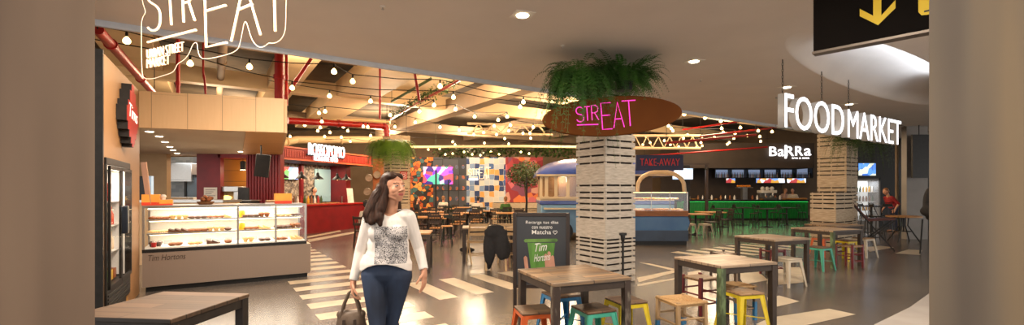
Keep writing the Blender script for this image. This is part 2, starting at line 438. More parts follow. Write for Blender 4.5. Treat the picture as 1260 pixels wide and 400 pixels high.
# world: dim neutral ambience of the mall
w = bpy.data.worlds.new('world'); scene.world = w; w.use_nodes = True
w.node_tree.nodes['Background'].inputs[0].default_value = (1, .95, .90, 1); w.node_tree.nodes['Background'].inputs[1].default_value = 1.9
def light(kind, name, loc, energy, color, size=.3, rot=None, sy=None, spot=None):
    d = bpy.data.lights.new(name, kind); d.energy = energy; d.color = color
    o = bpy.data.objects.new(name, d); C.objects.link(o); o.location = loc
    if kind == 'AREA':
        d.size = size
        if sy: d.shape = 'RECTANGLE'; d.size_y = sy
        o.rotation_euler = rot or (0, 0, 0)
    elif kind == 'SPOT':
        d.shadow_soft_size = size; d.spot_size = spot or R(110); d.spot_blend = .6; o.rotation_euler = rot or (0, 0, 0)
    else: d.shadow_soft_size = size
    return o
WARM = (1, .75, .49); SOFT = (1, .84, .68); COOL = (.74, .85, 1)
light('AREA', 'fill mall', (0, -1.2, 3.45), 110, SOFT, 2.4)  # unseen fill added behind the camera for the near walls and ceiling
for q in ((-2.3, 2.9, 130), (1.6, 2.6, 95), (4.6, 4.4, 100), (-2.9, 5.4, 150)): light('AREA', 'fill mall', (q[0], q[1], 3.56), q[2], SOFT, .7)  # unseen fills added above the view to brighten kiosk, tables and floor
for s, t, en in ((1.5, 11, 130), (6, 11, 560), (10.5, 10.5, 400), (15, 9.5, 360), (0, 17, 170), (6, 17, 820), (12, 14, 540), (19, 12, 260), (7, 22, 820), (11, 20, 520), (1, 22, 400)):
    p = ST(s, t, 4.2); light('POINT', 'fill hall', p, en, WARM, .6)  # unseen point fills added to light the hall among the bulb strings
for px, py in ((643, 18), (854, 75), (968, 107), (1045, 128)):
    p = ATH(px, py, HC); light('SPOT', 'lamp downlight', (p.x, p.y, HC-.03), 90, SOFT, .06, None, None, R(130))
light('AREA', 'lamp cove', (ec.x-.3, ec.y-.45, HC+.12), 20, COOL, 4.8, (PI, 0, math.atan2(.6, .8)), .35)
# ================================================================ COFFEE KIOSK ON THE LEFT
A0 = Vector((-4.40, 4.88, 0)); B0 = Vector((-5.60, 6.84, 0))
WD = (B0-A0).normalized()                       # local x runs along the wall from its near end (A) to its far end (B)
WL = (A0-B0).length
RZW = math.atan2(WD.y, WD.x)
NRM = Vector((math.sin(RZW), -math.cos(RZW), 0))    # local -y: the side that faces the viewer
KZ = 3.04
fx0, fx1 = WL*.046, WL*.635
kw = MB()
kw.bx(fx1, WL, 0, .22, 0, KZ); kw.bx(fx0, fx1, 0, .22, 1.91, KZ); kw.bx(fx0, fx1, .0, .22, 0, .02); kw.bx(.03, fx0, 0, .22, 0, KZ)
struct(kw.build('wall_kiosk', M_wood_oak, None, A0, RZW, smooth=0))
struct(MB().bx(-.01, .03, -.012, .07, 0, KZ+.02).build('trim_15', M_black, None, A0, RZW, smooth=0))
struct(MB().bx(0, .03, .07, .24, 0, KZ).build('wall_kiosk_end', pm('grey laminate', (134,128,122), (144,138,130), 2, .6), None, A0, RZW, smooth=0))

# drinks fridge let into the wall
fr = thing('drinks_fridge', 'tall black glass-door drinks fridge set into the oak wall', 'fridge', A0, RZW)
f = MB(); d = .72
for q in ((fx0, fx0+.05, -.02, d, .17, 1.91), (fx1-.05, fx1, -.02, d, .17, 1.91), (fx0, fx1, -.02, d, 1.83, 1.91), (fx0, fx1, -.02, d, .17, .42), (fx0, fx1, d-.04, d, .17, 1.91)): f.bx(*q)
f.bx(fx0+.02, fx1-.02, .02, d-.05, .02, .17)
f.build('cabinet_body', M_black, fr, bevel=.006)
g = MB()
for k in range(5): g.bx(fx0+.06, fx1-.06, -.03, -.02, .2+.04*k, .222+.04*k)
g.build('vent_grille', pm('dark grey grille', (52,49,46), (40,38,36), 20, .5, .4), fr)
MB().bx(fx1-.056, fx1-.05, .03, d-.05, .44, 1.8).build('side_liner', pm('white liner', (226,222,214), (236,232,226), 3, .5), fr)
il = MB().bx(fx0+.06, fx1-.06, d-.06, d-.045, .44, 1.8).build('back_panel', pm('white liner', (226,222,214), (236,232,226), 3, .5), fr)
for z in (.78, 1.1, 1.4):
    MB().bx(fx0+.055, fx1-.055, .08, d-.07, z, z+.012).build('shelf', pm('white shelf', (214,212,206), (224,222,218), 4, .4), fr)
MB().bx(fx0+.06, fx1-.06, .02, .05, 1.79, 1.825).build('lamp_strip', em('fridge strip light', (255,232,205), 6), fr)
mid = (fx0+fx1)/2
for a, b in ((fx0+.05, mid-.005), (mid+.005, fx1-.05)):
    dr = MB()
    for q in ((a, a+.035), (b-.035, b)): dr.bx(q[0], q[1], -.045, -.02, .44, 1.82)
    dr.bx(a, b, -.045, -.02, .44, .48); dr.bx(a, b, -.045, -.02, 1.78, 1.82)
    do = dr.build('door', M_black, fr)
    MB().bx(a+.03, b-.03, -.0445, -.040, .47, 1.79).build('door_glass', M_glass, do)
    hx = b-.1 if a == fx0+.05 else None
    if a == fx0+.05: MB().bx(b-.07, b+.02, -.11, -.045, 1.02, 1.36).build('handle', pm('dark blue handle', (20,26,36), (30,36,46), 6, .35), do, bevel=.012)
pcols = [(220,200,170), (196,60,40), (240,236,230), (120,150,60), (226,180,60), (160,90,50)]
for zi, z in enumerate((.432, .792, 1.112, 1.412)):
    for k in range(6):
        x = fx0+.14+.19*k; cc = pcols[(k+zi) % 6]; mt = pm('bottle %d' % ((k+zi) % 6), cc, None, 8, .35)
        b = MB()
        if zi == 0: b.bx(-.06, .06, -.05, .05, 0, .12)
        else: b.lathe([(.035, 0), (.037, .01), (.037, .13), (.014, .18), (.014, .2), (.017, .2), (.017, .225)], 12)
        p = A0+WD*x-NRM*.14; o = b.build('drink_bottle' if zi else 'snack_box', mt, None, (p.x, p.y, z), RZW)
        tag(o, 'small drink bottle standing in a row inside the black wall fridge' if zi else 'small boxed snack on the floor of the black wall fridge', 'bottle' if zi else 'box', 'bottles inside the wall fridge' if zi else 'snack boxes inside the wall fridge')
p = A0+WD*mid-NRM*.3; light('AREA', 'lamp fridge', (p.x, p.y, 1.78), 30, SOFT, 1.0, (0, 0, RZW), .4)

# red stepped maple-leaf sign
half = [(0,.40),(.045,.40),(.045,.31),(.10,.31),(.10,.17),(.165,.17),(.165,.09),(.205,.09),(.205,-.10),(.17,-.10),(.17,-.2),(.125,-.2),(.125,-.285),(.07,-.285),(.07,-.36),(.03,-.36),(.03,-.4),(0,-.4)]
half = [(x*1.9, z) for x, z in half]; leaf = [(x, z) for x, z in half]+[(-x, z) for x, z in half[::-1][1:-1]]
p = A0+WD*(WL*.47)
sg = thing('leaf_sign', 'projecting red stepped leaf sign with white script on the oak wall', 'sign', (p.x, p.y, 2.5), RZW)
MB().vprism(leaf, -.10, -.002).build('sign_box', M_black, sg, smooth=0)
MB().vprism([(x*.97, z*.985) for x, z in leaf], -.105, -.101).build('red_face', em('red acrylic with added glow', (150,30,26), .35), sg, smooth=0)  # slight glow added to the red face so its colour shows
lettering('lettering', 'Tims', .56, .17, .004, em('sign white', (255,240,226), .8), sg, (-.27, -.106, -.03), -.015, .25, -.08)

# ---- kiosk roof: oak fascia and white soffit
s0 = B0; s1 = Vector((-3.72, 7.43, 0)); s2 = Vector((-6.3, 12.4, 0)); s3 = Vector((-13, 12.4, 0)); s4 = Vector((-7.6, 8.0, 0))
fa = MB(); fa.bar(s0+Vector((0,0,2.765)), s1+Vector((0,0,2.765)), .06, .55); struct(fa.build('trim_16', M_oak_dark, smooth=0))
struct(MB().bar(s1+Vector((0,.03,2.765)), s2+Vector((0,0,2.765)), .06, .55).build('trim_17', M_oak_dark, smooth=0))
struct(MB().prism([(p.x, p.y) for p in (s0, s1, s2, s3, s4)], 2.5, 2.56).build('ceiling_kiosk', pm('white soffit', (206,186,160), (214,196,170), 1.5, .7), smooth=0))
i1 = s1+(s0-s1)*.28; i2 = s2+(s3-s2)*.16
struct(MB().prism([(p.x, p.y) for p in (s1, s2, i2, i1)], 2.485, 2.499).build('trim_18', M_wood_oak, smooth=0))
for px, py in ((184,161), (196,167), (203,174), (209,180), (213,184), (296,186), (218,188)):
    q = ATH(px, py, 2.5); o = thing('spotlight', 'small recessed spotlight in the white kiosk soffit', 'light', (q.x, q.y, 2.5), 0, 'spotlights in the kiosk soffit')
    MB().lathe([(.075, 0), (.08, -.01), (.06, -.012)], 16).build('ring', M_white, o); MB().lathe([(.055, -.013), (.05, -.02)], 14).build('lens', M_lens, o)
light('AREA', 'lamp kiosk', (-6.2, 9.3, 2.45), 80, (1, .8, .6), 2.2)
light('AREA', 'lamp kitchen', (-9.3, 13.2, 2.4), 18, (.85, .93, 1), 1.2)

# ---- back of the kiosk
YB = 11.8
def bpx(px, Y=YB): return (px-CX)/F*Y
struct(MB().bx(bpx(150), bpx(205), YB, YB+.15, 0, 2.5).build('wall_kiosk_back', pm('tan kiosk wall', (168,134,92), (180,146,104), 2, .6), smooth=0))
rw = MB(); rw.bx(bpx(242), bpx(271), YB, YB+.15, 0, 2.5); rw.bx(bpx(303), bpx(345), YB, YB+.2, 0, 2.9)
for k in range(11): rw.bx(bpx(304)+.075*k, bpx(304)+.075*k+.04, YB-.03, YB, 0, 2.48)
struct(rw.build('wall_red', pm('dark red panel', (126,16,22), (108,12,18), 3, .45), smooth=0))
struct(MB().bx(bpx(267, 12.6), bpx(306, 12.6), YB+.7, YB+.8, 0, 2.5).build('wall_niche', planks('amber wood', [(190,122,44),(204,138,56)], .3, 3, .45, 'xz'), smooth=0))
struct(MB().bx(bpx(268), bpx(306), YB+.0, YB+.75, 2.4, 2.5).build('trim_19', M_red, smooth=0))
light('POINT', 'lamp niche', (bpx(288), YB+.3, 2.1), 7, WARM, .08)
kb = MB(); kb.bx(bpx(140, 14), bpx(260, 14), 14.2, 14.3, 0, 2.6)
struct(kb.build('wall_kitchen', vor('small grey tiles', [(150,160,166),(140,150,158),(164,172,178)], 9, .3, .0), smooth=0))
# steel extraction hood over the kitchen, counter and upright unit
ho = thing('extractor_hood', 'brushed steel extractor hood in the kitchen opening', 'hood', (bpx(224, 13.8), 13.7, 1.86))
MB().bx(-.6, .6, -.35, .35, 0, .5).build('hood_body', M_steel, ho, bevel=.01); MB().bx(-.62, .62, -.37, .37, -.04, 0).build('hood_rim', M_steel, ho)
ku = thing('kitchen_unit', 'white and steel kitchen unit behind the glass case', 'counter', (bpx(222, 13), 13.0, 0))
MB().bx(-.62, .55, -.3, .3, .05, 1.3).build('unit_body', M_steel, ku, bevel=.01); MB().bx(-.66, .6, -.34, .34, 1.3, 1.36).build('worktop', M_white, ku); MB().bx(.42, .47, -.36, -.31, .05, 1.36).build('leg', M_white, ku)
kd = thing('cold_room_door', 'narrow grey door frame at the right of the kitchen opening', 'door', (bpx(237, 13.4), 13.4, 0))
fm = MB(); fm.bx(-.25, -.19, 0, .08, 0, 2.02); fm.bx(.19, .25, 0, .08, 0, 2.02); fm.bx(-.25, .25, 0, .08, 1.96, 2.02); fm.build('door_frame', M_black, kd); MB().bx(-.19, .19, .03, .06, 0, 1.96).build('door_leaf', pm('grey door', (92,104,112), (84,96,104), 2, .4), kd)
# notices on the red wall
nt_ = thing('notice_sheet', 'white printed notice on the dark red kiosk wall', 'notice', (bpx(259.5), YB-.012, 1.36)); MB().bx(-.17, .17, -.004, .004, -.27, .27).build('sheet', M_white, nt_)
pr = MB()
for k in range(9): pr.bx(-.13, .13-.05*(k % 3), -.007, -.0045, .2-.05*k, .215-.05*k)
pr.build('print', pm('grey print', (120,116,110), (140,136,130), 9, .8), nt_)
# pizza oven
ov = thing('pizza_oven', 'steel pizza oven glowing inside the amber niche', 'oven', (bpx(284, YB+.35), YB+.35, 0))
o_ = MB(); o_.bx(-.36, .36, -.28, .28, .0, 1.28); o_.bx(-.36, -.24, -.28, .28, 1.28, 1.52); o_.bx(.24, .36, -.28, .28, 1.28, 1.52); o_.bx(-.36, .36, -.28, .28, 1.52, 1.66); o_.bx(-.24, .24, .2, .28, 1.28, 1.52)
o_.build('oven_body', M_steel, ov, bevel=.01); MB().ell((-.08, -.05, 1.36), (.12, .12, .06)).build('ember_bed', em('oven glow', (255,200,110), 3), ov)
tb = MB(); tb.vprism([(-.13, 0), (.13, 0), (.13, .3), (-.13, .3)], -.02, .02); tag(tb.build('tablet_till', M_black, None, (bpx(300, YB-.75), YB-.75, 1.32)), 'black till screen at the right of the pizza oven', 'screen')
tk = thing('till_stand', 'dark till stand behind the glass case', 'stand', (bpx(301, YB-.7), YB-.7, 0)); MB().bx(-.25, .25, -.2, .2, 0, 1.3).build('cabinet', M_black, tk); MB().bx(-.28, .28, -.22, .22, 1.3, 1.32).build('top', M_steel, tk)
pt = thing('pendant_lamp', 'small black cylinder pendant above the amber niche', 'lamp', (bpx(299, YB+.3), YB+.3, 2.1)); MB().lathe([(.07, 0), (.07, .22), (.02, .24)], 16).build('lamp_shade', M_black, pt); MB().lathe([(.06, -.006), (.06, -.002)], 16).build('bulb', M_lens, pt); MB().cyl((0,0,.24), (0,0,.4), .006).build('cord', M_cable, pt)
# hanging dark screen at the corner of the soffit
ms = thing('hanging_screen', 'dark tilted speaker-like screen hanging below the oak soffit corner', 'screen', AT(323, 204, 9.3), .3)
MB().box((0,0,0), (.26,.07,.46), rot=Euler((.1,.12,0))).build('screen_body', M_black, ms, bevel=.008); MB().cyl((-.03,.02,.22), (-.03,.02,.42), .015).build('bracket', M_black, ms)
# black coffee unit with a bluish edge
cm = thing('coffee_unit', 'black coffee unit with pale blue side near the oak wall', 'appliance', (bpx(184, 9.6), 9.6, 1.35)); MB().bx(-.15, .1, -.15, -.03, 0, .5).build('unit_front', M_black, cm, bevel=.01); MB().bx(.1, .15, -.15, -.08, 0, .5).build('side_panel', pm('pale blue', (150,176,206), (160,186,214), 3, .3), cm)
bc = thing('back_counter', 'low back counter behind the glass case', 'counter', (bpx(215, 9.6), 9.75, 0)); MB().bx(-1.0, 1.1, -.3, .3, 0, 1.3).build('counter_body', M_oak_dark, bc); MB().bx(-1.03, 1.13, -.33, .33, 1.3, 1.35).build('counter_top', M_steel, bc)

# ---- lit glass pastry case
CL, CD = 2.29, .8
CO = B0+E1*.03+Vector((0, 0, 0))
cs = thing('pastry_case', 'long lit glass pastry case on a pale wood base', 'display case', CO, ANG)
b = MB(); b.bx(0, CL+.07, 0, CD, .08, .6); b.build('base_panel', planks('washed wood', [(214,198,180),(228,212,194),(220,204,186)], .5, 2.5, .55, 'z', (130,112,98), 1.2, .0005), cs, bevel=.004)
MB().bx(.04, CL+.02, .05, CD-.02, 0, .08).build('plinth', M_black, cs)
MB().bx(0, CL, -.005, CD, .6, .65).build('black_rail', M_black, cs)
MB().bx(.02, CL-.02, .05, CD-.03, .65, .67).build('deck', pm('white deck', (236,230,220), (244,240,232), 3, .4), cs)
MB().bx(0, CL, 0, CD, 1.275, 1.315).build('case_top', M_steel, cs)
for x in (0, 1.225, 1.785, CL-.03):
    MB().bx(x, x+.03, .0, .03, .65, 1.275).build('post', M_steel, cs)
for x in (0, CL-.03): MB().bx(x, x+.03, CD-.03, CD, .65, 1.275).build('post', M_steel, cs)
for a, b_ in ((.03, 1.225), (1.255, 1.785), (1.815, CL-.03)): MB().bx(a, b_, .008, .016, .65, 1.275).build('front_glass', M_glass, cs)
MB().bx(CL-.02, CL-.012, .03, CD-.03, .65, 1.275).build('side_glass', M_glass, cs)
bk = MB(); bk.bx(.03, CL-.03, CD-.05, CD-.03, .67, 1.27); bk.build('back_panel', pm('beige case back', (234,228,216), (222,212,194), 3, .5), cs)
for z in (.86, 1.075):
    sh = MB().bx(.04, CL-.04, .17, CD-.06, z, z+.012).build('glass_shelf', pm('frosted shelf', (206,202,192), (216,212,204), 6, .3), cs)
    MB().bx(.04, CL-.04, .16, .17, z-.006, z+.018).build('shelf_edge', M_steel, sh)
for z, y in ((1.255, .1), (1.055, .3), (.84, .3)):
    MB().bx(.06, CL-.06, y, y+.03, z, z+.012).build('light_strip', em('case strip light', (255,228,184), 9), cs)
for zc, e in ((1.26, 20), (1.05, 9), (.83, 9)):
    q = CO+E1*(CL/2)+E2*.4; light('AREA', 'lamp case', (q.x, q.y, zc), e, (1, .92, .8), CL*.9, (0, 0, ANG), .3)
lg = lettering('lettering', 'Tim Hortons', .46, .09, .004, pm('dark bronze letters', (74,58,46), (64,50,40), 8, .4, .5), cs, (.075, -.001, .475), -.004, .25)
# pastries, every one a thing of its own
Mp = [pm('dough gold', (206,150,74), (176,116,50), 30, .6, 0, (1,1,1), .2), pm('chocolate glaze', (70,40,24), (90,54,32), 14, .3), pm('sugar glaze', (240,216,190), (226,190,160), 14, .35), pm('baked brown', (150,88,40), (120,66,30), 24, .6), pm('pink glaze', (222,140,130), (210,120,112), 14, .35), pm('bread pale', (222,186,130), (200,160,104), 22, .7)]
def pastry(kind):
    m = MB()
    if kind == 0: m.torus((0,0,.022), .035, .022)
    elif kind == 1: m.lathe([(.025,0),(.033,.035),(.045,.045),(.04,.065),(.02,.078),(.002,.08)], 14)
    elif kind == 2: m.ell((0,0,.022), (.055,.036,.024))
    elif kind == 3:
        for k in range(5):
            a = -1.1+.55*k; m.ell((.05*math.sin(a), .045-.05*math.cos(a), .02), (.022,.022,.022-.004*abs(k-2)), nu=10, nv=6)
    elif kind == 4: m.vprism([(-.05,0),(.05,0),(.05,.02),(-.05,.06)], -.03, .03)
    return m
names = ['ring_doughnut', 'muffin', 'bread_roll', 'croissant', 'cake_slice']
protos = {}
rows = [(1.089, .3, 'upper shelf'), (.874, .3, 'middle shelf'), (.672, .2, 'bottom deck')]
for z, y, rowname in rows:
    for k in range(26):
        x = .10+.084*k
        if abs(x-1.24) < .05 or abs(x-1.8) < .05: continue
        if z < .7 and k % 3 == 2: continue
        kd_ = (k//3+int(z*10)) % 5; mi = (k//3*2+int(z*20)) % 6
        for yy in (y, y+.14):
            q = CO+E1*x+E2*yy
            if (kd_, mi) not in protos:
                o = pastry(kd_).build(names[kd_], Mp[mi], None, (q.x, q.y, z), ANG+rnd.uniform(-.5, .5)); protos[(kd_, mi)] = o
            else:
                o = dup(protos[(kd_, mi)], (q.x, q.y, z), ANG+rnd.uniform(-.5, .5))
            o.name = names[kd_]; nm = names[kd_].replace('_', ' ')
            look = ['golden', 'dark chocolate', 'white iced', 'brown', 'pink iced', 'pale'][mi]
            o['label'] = '%s %s on the %s of the lit glass case' % (look, nm, rowname); o['category'] = 'pastry'; o['group'] = '%s %ss, %s of the case' % (look, nm, rowname)
# juice jugs, price cards, red tub inside the case
Mj = pm('orange juice', (246,190,40), (236,170,30), 6, .2); 
for z, rn in ((1.089, 'upper'), (.874, 'middle')):
    q = CO+E1*1.31+E2*.32; o = thing('juice_jar', 'jar of yellow juice on the %s shelf of the glass case' % rn, 'jar', (q.x, q.y, z), ANG); MB().lathe([(.045,0),(.05,.01),(.05,.1),(.04,.115)], 14).build('jar_body', Mj, o); MB().lathe([(.042,.115),(.042,.13)], 14).build('lid', M_white, o)
for k, (x, z) in enumerate(((.28, .75), (.82, .75), (1.12, .75), (1.5, .76), (2.0, .76))):
    q = CO+E1*x+E2*.5; o = MB().box((0,0,.03), (.1,.006,.06), rot=Euler((-.25,0,0))).build('price_card', pm('grey card', (130,128,124), (146,144,140), 30, .7), None, (q.x, q.y, .672), ANG); tag(o, '%s price card standing on the bottom deck of the case' % ['leftmost grey', 'second grey', 'third grey', 'fourth grey', 'rightmost grey'][k], 'price card', 'price cards in the case')
q = CO+E1*.13+E2*.12; o = thing('red_tub', 'small red lidded tub at the left of the case deck', 'tub', (q.x, q.y, .672), ANG); MB().lathe([(.03,0),(.036,.07)], 12).build('tub', M_redgloss, o); MB().lathe([(.02,.07),(.02,.09)], 12).build('lid', M_white, o)
# what stands on top of the case
def on_case(px, y=.35):
    P0 = CO+E2*y; k, z = RP(px, 250, P0, E1); q = P0+E1*k; return q
def carton(px, w, h, dpt, label):
    q = on_case(px); o = thing('cardboard_box', label, 'box', (q.x, q.y, 1.315), ANG)
    MB().bx(-w/2, w/2, -dpt/2, dpt/2, 0, h*.28).build('red_band', pm('red carton', (236,70,34), (222,60,30), 5, .5), o); MB().bx(-w/2, w/2, -dpt/2, dpt/2, h*.28, h).build('orange_upper', pm('orange carton', (250,170,66), (240,156,56), 5, .5), o); return o
carton(186, .22, .17, .2, 'larger orange and red carton on the case beside the wooden board'); carton(203, .2, .085, .2, 'flat orange and red carton on the case under a white cup'); carton(348, .27, .18, .2, 'big orange and red carton at the right end of the case')
q = on_case(201); o = thing('paper_cup', 'white domed paper cup on the flat orange carton', 'cup', (q.x, q.y, 1.4), ANG); MB().lathe([(.028,0),(.034,.04)], 14).build('cup', M_white, o); MB().ell((0,0,.05), (.042,.042,.035)).build('dome_lid', M_white, o)
q = on_case(253); o = thing('bread_basket', 'brown basket piled with baked rolls on top of the case', 'basket', (q.x, q.y, 1.315), ANG)
MB().lathe([(.09,0),(.12,.03),(.125,.05),(.11,.05)], 18).build('basket', pm('wicker', (130,84,44), (96,60,30), 40, .8), o)
h_ = MB()
for k in range(26):
    a = rnd.uniform(0, 2*PI); r_ = rnd.uniform(0, .09); h_.ell((r_*math.cos(a), r_*math.sin(a), .06+rnd.uniform(0, .1)*(1-r_*6)), (.032,.032,.026), nu=8, nv=6)
tag(h_.build('rolls', pm('rolls brown', (160,88,34), (90,46,18), 18, .6), o), kind='stuff')
q = on_case(332); o = thing('napkin_stack', 'low stack of brown napkins beside the big carton', 'napkins', (q.x, q.y, 1.315), ANG)
for k in range(3): MB().bx(-.07+.004*k, .07+.004*k, -.07, .07, .022*k, .022*k+.018).build('napkin_pile', [M_white, Mp[3], M_oak_dark][k], o)
# leaning wooden menu board at the wall end
a = AT(169, 199, 6.95); b_ = AT(176, 252, 7.0)
o = MB().bar(b_+Vector((.0,.12,0)), a+Vector((0,.12,0)), .07, .02, .085, .02).build('menu_board', planks('pink beige wood', [(190,140,108),(204,156,124)], .3, 2, .5, 'z')); tag(o, 'narrow pinkish wooden board leaning on the case at the oak wall', 'board')

# ---- dark table at the lower left, half hidden by the entrance wall
Mtop_dk = planks('dark plank top', [(62,48,38),(84,66,50),(102,80,62),(72,56,42)], .12, .9, .5, 'x', (40,30,22))
M_leg_dk = pm('weathered dark timber', (48,40,34), (34,28,24), 14, .6, 0, (1,1,.3))
def table(loc, rz, w, dpt, label, mt, ml, h=.75, leg=.065, group=None, leg_cols=None, rail=True):
    t = thing('dining_table', label, 'table', loc, rz, group)
    MB().bx(-w/2, w/2, -dpt/2, dpt/2, h-.03, h).build('tabletop', mt, t, bevel=.005)
    a = MB(); i = .012
    for q in ((-w/2+i, w/2-i, -dpt/2+i, -dpt/2+i+.025), (-w/2+i, w/2-i, dpt/2-i-.025, dpt/2-i), (-w/2+i, -w/2+i+.025, -dpt/2+i, dpt/2-i), (w/2-i-.025, w/2-i, -dpt/2+i, dpt/2-i)): a.bx(*q, h-.095, h-.03)
    a.build('apron', ml, t, bevel=.003)
    k = 0
    for sx in (-1, 1):
        for sy in (-1, 1):
            x, y = sx*(w/2-leg/2-.004), sy*(dpt/2-leg/2-.004)
            MB().bar((x, y, 0), (x, y, h-.031), leg).build('leg', (leg_cols or {}).get((sx, sy), ml), t, bevel=.004)
    return t
table((-2.42, 3.19, 0), -.1, .72, .72, 'dark plank table at the lower left in front of the entrance wall', Mtop_dk, M_leg_dk)
# ================================================================ TABLES AND STOOLS IN FRONT
Mt1 = planks('mixed plank top', [(74,56,42),(116,90,64),(152,122,90),(98,86,74),(132,104,72)], .085, .55, .5, 'x', (44,34,26))
Mt2 = planks('pale plank top', [(112,90,70),(146,122,98),(164,142,116),(124,106,88)], .09, .6, .45, 'x', (60,48,38))
def peel(name, base, flake, sc=16):
    return pm(name, base, flake, sc, .6, 0, (1,1,.35), .15, 5, 0, .48, .60)
Ml1 = peel('peeling brown timber', (58,44,36), (120,112,98)); Ml2 = peel('peeling green timber', (66,78,50), (104,124,84)); Ml3 = pm('umber timber', (62,48,38), (48,38,30), 12, .6)
T_main = table((.575, 4.385, 0), R(22), .80, .80, 'square plank table with flaking legs in front of the poster stand', Mt1, Ml3, leg_cols={(-1,-1): Ml1, (1,-1): Ml1})
table((2.45, 5.27, 0), R(20), .80, .74, 'square plank table with a green front leg, rush stool beside it', Mt2, Ml3, leg_cols={(-1,-1): Ml2})
table((4.47, 7.85, 0), R(22), .82, .80, 'square plank table over the cream metal stool', Mt2, Ml3)
table((6.62, 9.6, 0), R(22), .92, .9, 'square plank table between the teal stool and the dark red stool', Mt2, Ml3, leg_cols={(-1,-1): Ml2})
table((7.62, 10.78, 0), R(22), 1.0, .74, 'farthest square plank table in front of the crate stack', Mt1, Ml3)
# stools with pressed metal legs and a square wooden seat
M_seat = planks('dark stool seat', [(64,46,34),(92,66,46),(112,84,58)], .06, .5, .5, 'x', (34,26,20)); M_seat2 = planks('pale stool seat', [(128,96,64),(154,120,84)], .06, .5, .5, 'x', (60,44,30))
def metal_stool(loc, rz, color, label, seat=None, h=.45, cat='stool'):
    t = thing('metal_stool', label, cat, loc, rz); mt = color
    hw = .155; MB().bx(-hw, hw, -hw, hw, h-.022, h).build('seat', seat or mt, t, bevel=.008)
    a = MB()
    for sx, sy, wx, wy in ((0,-1,1,0), (0,1,1,0), (-1,0,0,1), (1,0,0,1)):
        if wx: a.bx(-hw+.012, hw-.012, sy*(hw-.012)-.006, sy*(hw-.012)+.006, h-.06, h-.022)
        else: a.bx(sx*(hw-.012)-.006, sx*(hw-.012)+.006, -hw+.012, hw-.012, h-.06, h-.022)
    a.build('seat_skirt', mt, t, bevel=.003)
    for sx in (-1, 1):
        for sy in (-1, 1):
            m = MB(); top = Vector((sx*(hw-.03), sy*(hw-.03), h-.03)); bot = Vector((sx*(hw+.035), sy*(hw+.035), 0))
            m.bar(top+Vector((0, sy*.02, 0)), bot+Vector((0, sy*.01, 0)), .062, .008, .032, .006, up=(0, sy, .2)); m.bar(top+Vector((sx*.02, 0, 0)), bot+Vector((sx*.01, 0, 0)), .062, .008, .032, .006, up=(sx, 0, .2))
            m.build('leg', mt, t, bevel=.002)
    c = MB(); z = .17; q = hw+.012
    c.bar((-q, -q, z), (q, q, z), .02, .006); c.bar((-q, q, z+.008), (q, -q, z+.008), .02, .006); c.build('cross_brace', mt, t)
    return t
def paint(n, c): return pm(n, c, [v*.9 for v in c], 7, .4)
P_or, P_bl, P_te, P_ye, P_cr, P_rd = paint('orange paint', (206,92,34)), paint('blue paint', (44,118,168)), paint('teal paint', (66,168,142)), paint('yellow paint', (222,196,28)), paint('cream paint', (204,190,166)), paint('maroon paint', (112,26,32))
def at_seat(px, py, h=.45): p = ATH(px, py, h); return (p.x, p.y, 0)
metal_stool(at_seat(657, 379.5), R(14), P_or, 'orange metal stool with wooden seat at the plank table', M_seat)
metal_stool(at_seat(690, 360.5), R(24), P_bl, 'blue metal stool with dark seat in front of the poster stand', M_seat)
metal_stool(at_seat(730, 378), R(22), P_te, 'teal green metal stool with dark seat under the nearest table', M_seat)
metal_stool(at_seat(770, 368), R(20), P_ye, 'yellow metal stool right of the nearest table', M_seat)
metal_stool(at_seat(913, 357.5), R(14), P_ye, 'yellow metal stool with wooden seat at the table with green leg', M_seat2)
metal_stool(at_seat(968, 317), R(20), P_cr, 'cream metal stool with metal seat under the third table')
metal_stool(at_seat(1008, 303.5), R(25), P_te, 'teal green metal stool under the fourth table', M_seat)
metal_stool((7.3, 10.7, 0), R(20), P_or, 'orange metal stool behind the fourth table', M_seat2)
metal_stool((7.42, 10.12, 0), R(20), P_ye, 'yellow metal stool behind the dark red wooden stool', M_seat)
metal_stool((8.2, 10.62, 0), R(20), P_cr, 'cream metal stool right of the farthest plank table', M_seat2)
# wooden stools: turned legs, stretchers
def wood_stool(loc, rz, mleg, mseat, label, h=.45, hw=.16, dip=None, back=False, kind='wooden_stool'):
    t = thing(kind, label, 'chair' if back else 'stool', loc, rz)
    s = MB()
    if mseat is M_rush:                                   # woven seat of four triangles, slightly sunk
        n = 8
        for k in range(n):
            q = hw*(1-k/n); zz = h-.004*k*.6
            s.tube([(-q, -q, zz), (q, -q, zz), (q, q, zz), (-q, q, zz)], .012, 6, closed=True)
        s.bx(-hw+.01, hw-.01, -hw+.01, hw-.01, h-.03, h-.012)
    else: s.bx(-hw, hw, -hw, hw, h-.03, h)
    s.build('seat', mseat, t, bevel=0 if mseat is M_rush else .006)
    for sx in (-1, 1):
        for sy in (-1, 1):
            top = h+.02 if not (back and sy > 0) else h+.17
            zc = .22 if dip else 0
            l = MB().bar((sx*(hw-.01), sy*(hw-.01), zc), (sx*(hw-.015), sy*(hw-.015), top), .036).build('leg', mleg, t, bevel=.005)
            if dip: MB().bar((sx*(hw-.009), sy*(hw-.009), 0), (sx*(hw-.01), sy*(hw-.01), .22), .0365).build('painted_foot', dip, l)
    q = MB(); i = hw-.012
    for z, a, b in ((.3, (-i,-i), (i,-i)), (.3, (-i,i), (i,i)), (.25, (-i,-i), (-i,i)), (.25, (i,-i), (i,i)), (.14, (-i,-i), (i,-i)), (.14, (i,-i), (i,i))):
        q.cyl((a[0], a[1], z), (b[0], b[1], z), .011, n=8)
    q.build('stretchers', mleg, t)
    if back:
        MB().bx(-hw, hw, i-.008, i+.02, h+.11, h+.17).build('back_rail', mleg, t, bevel=.006)
    return t
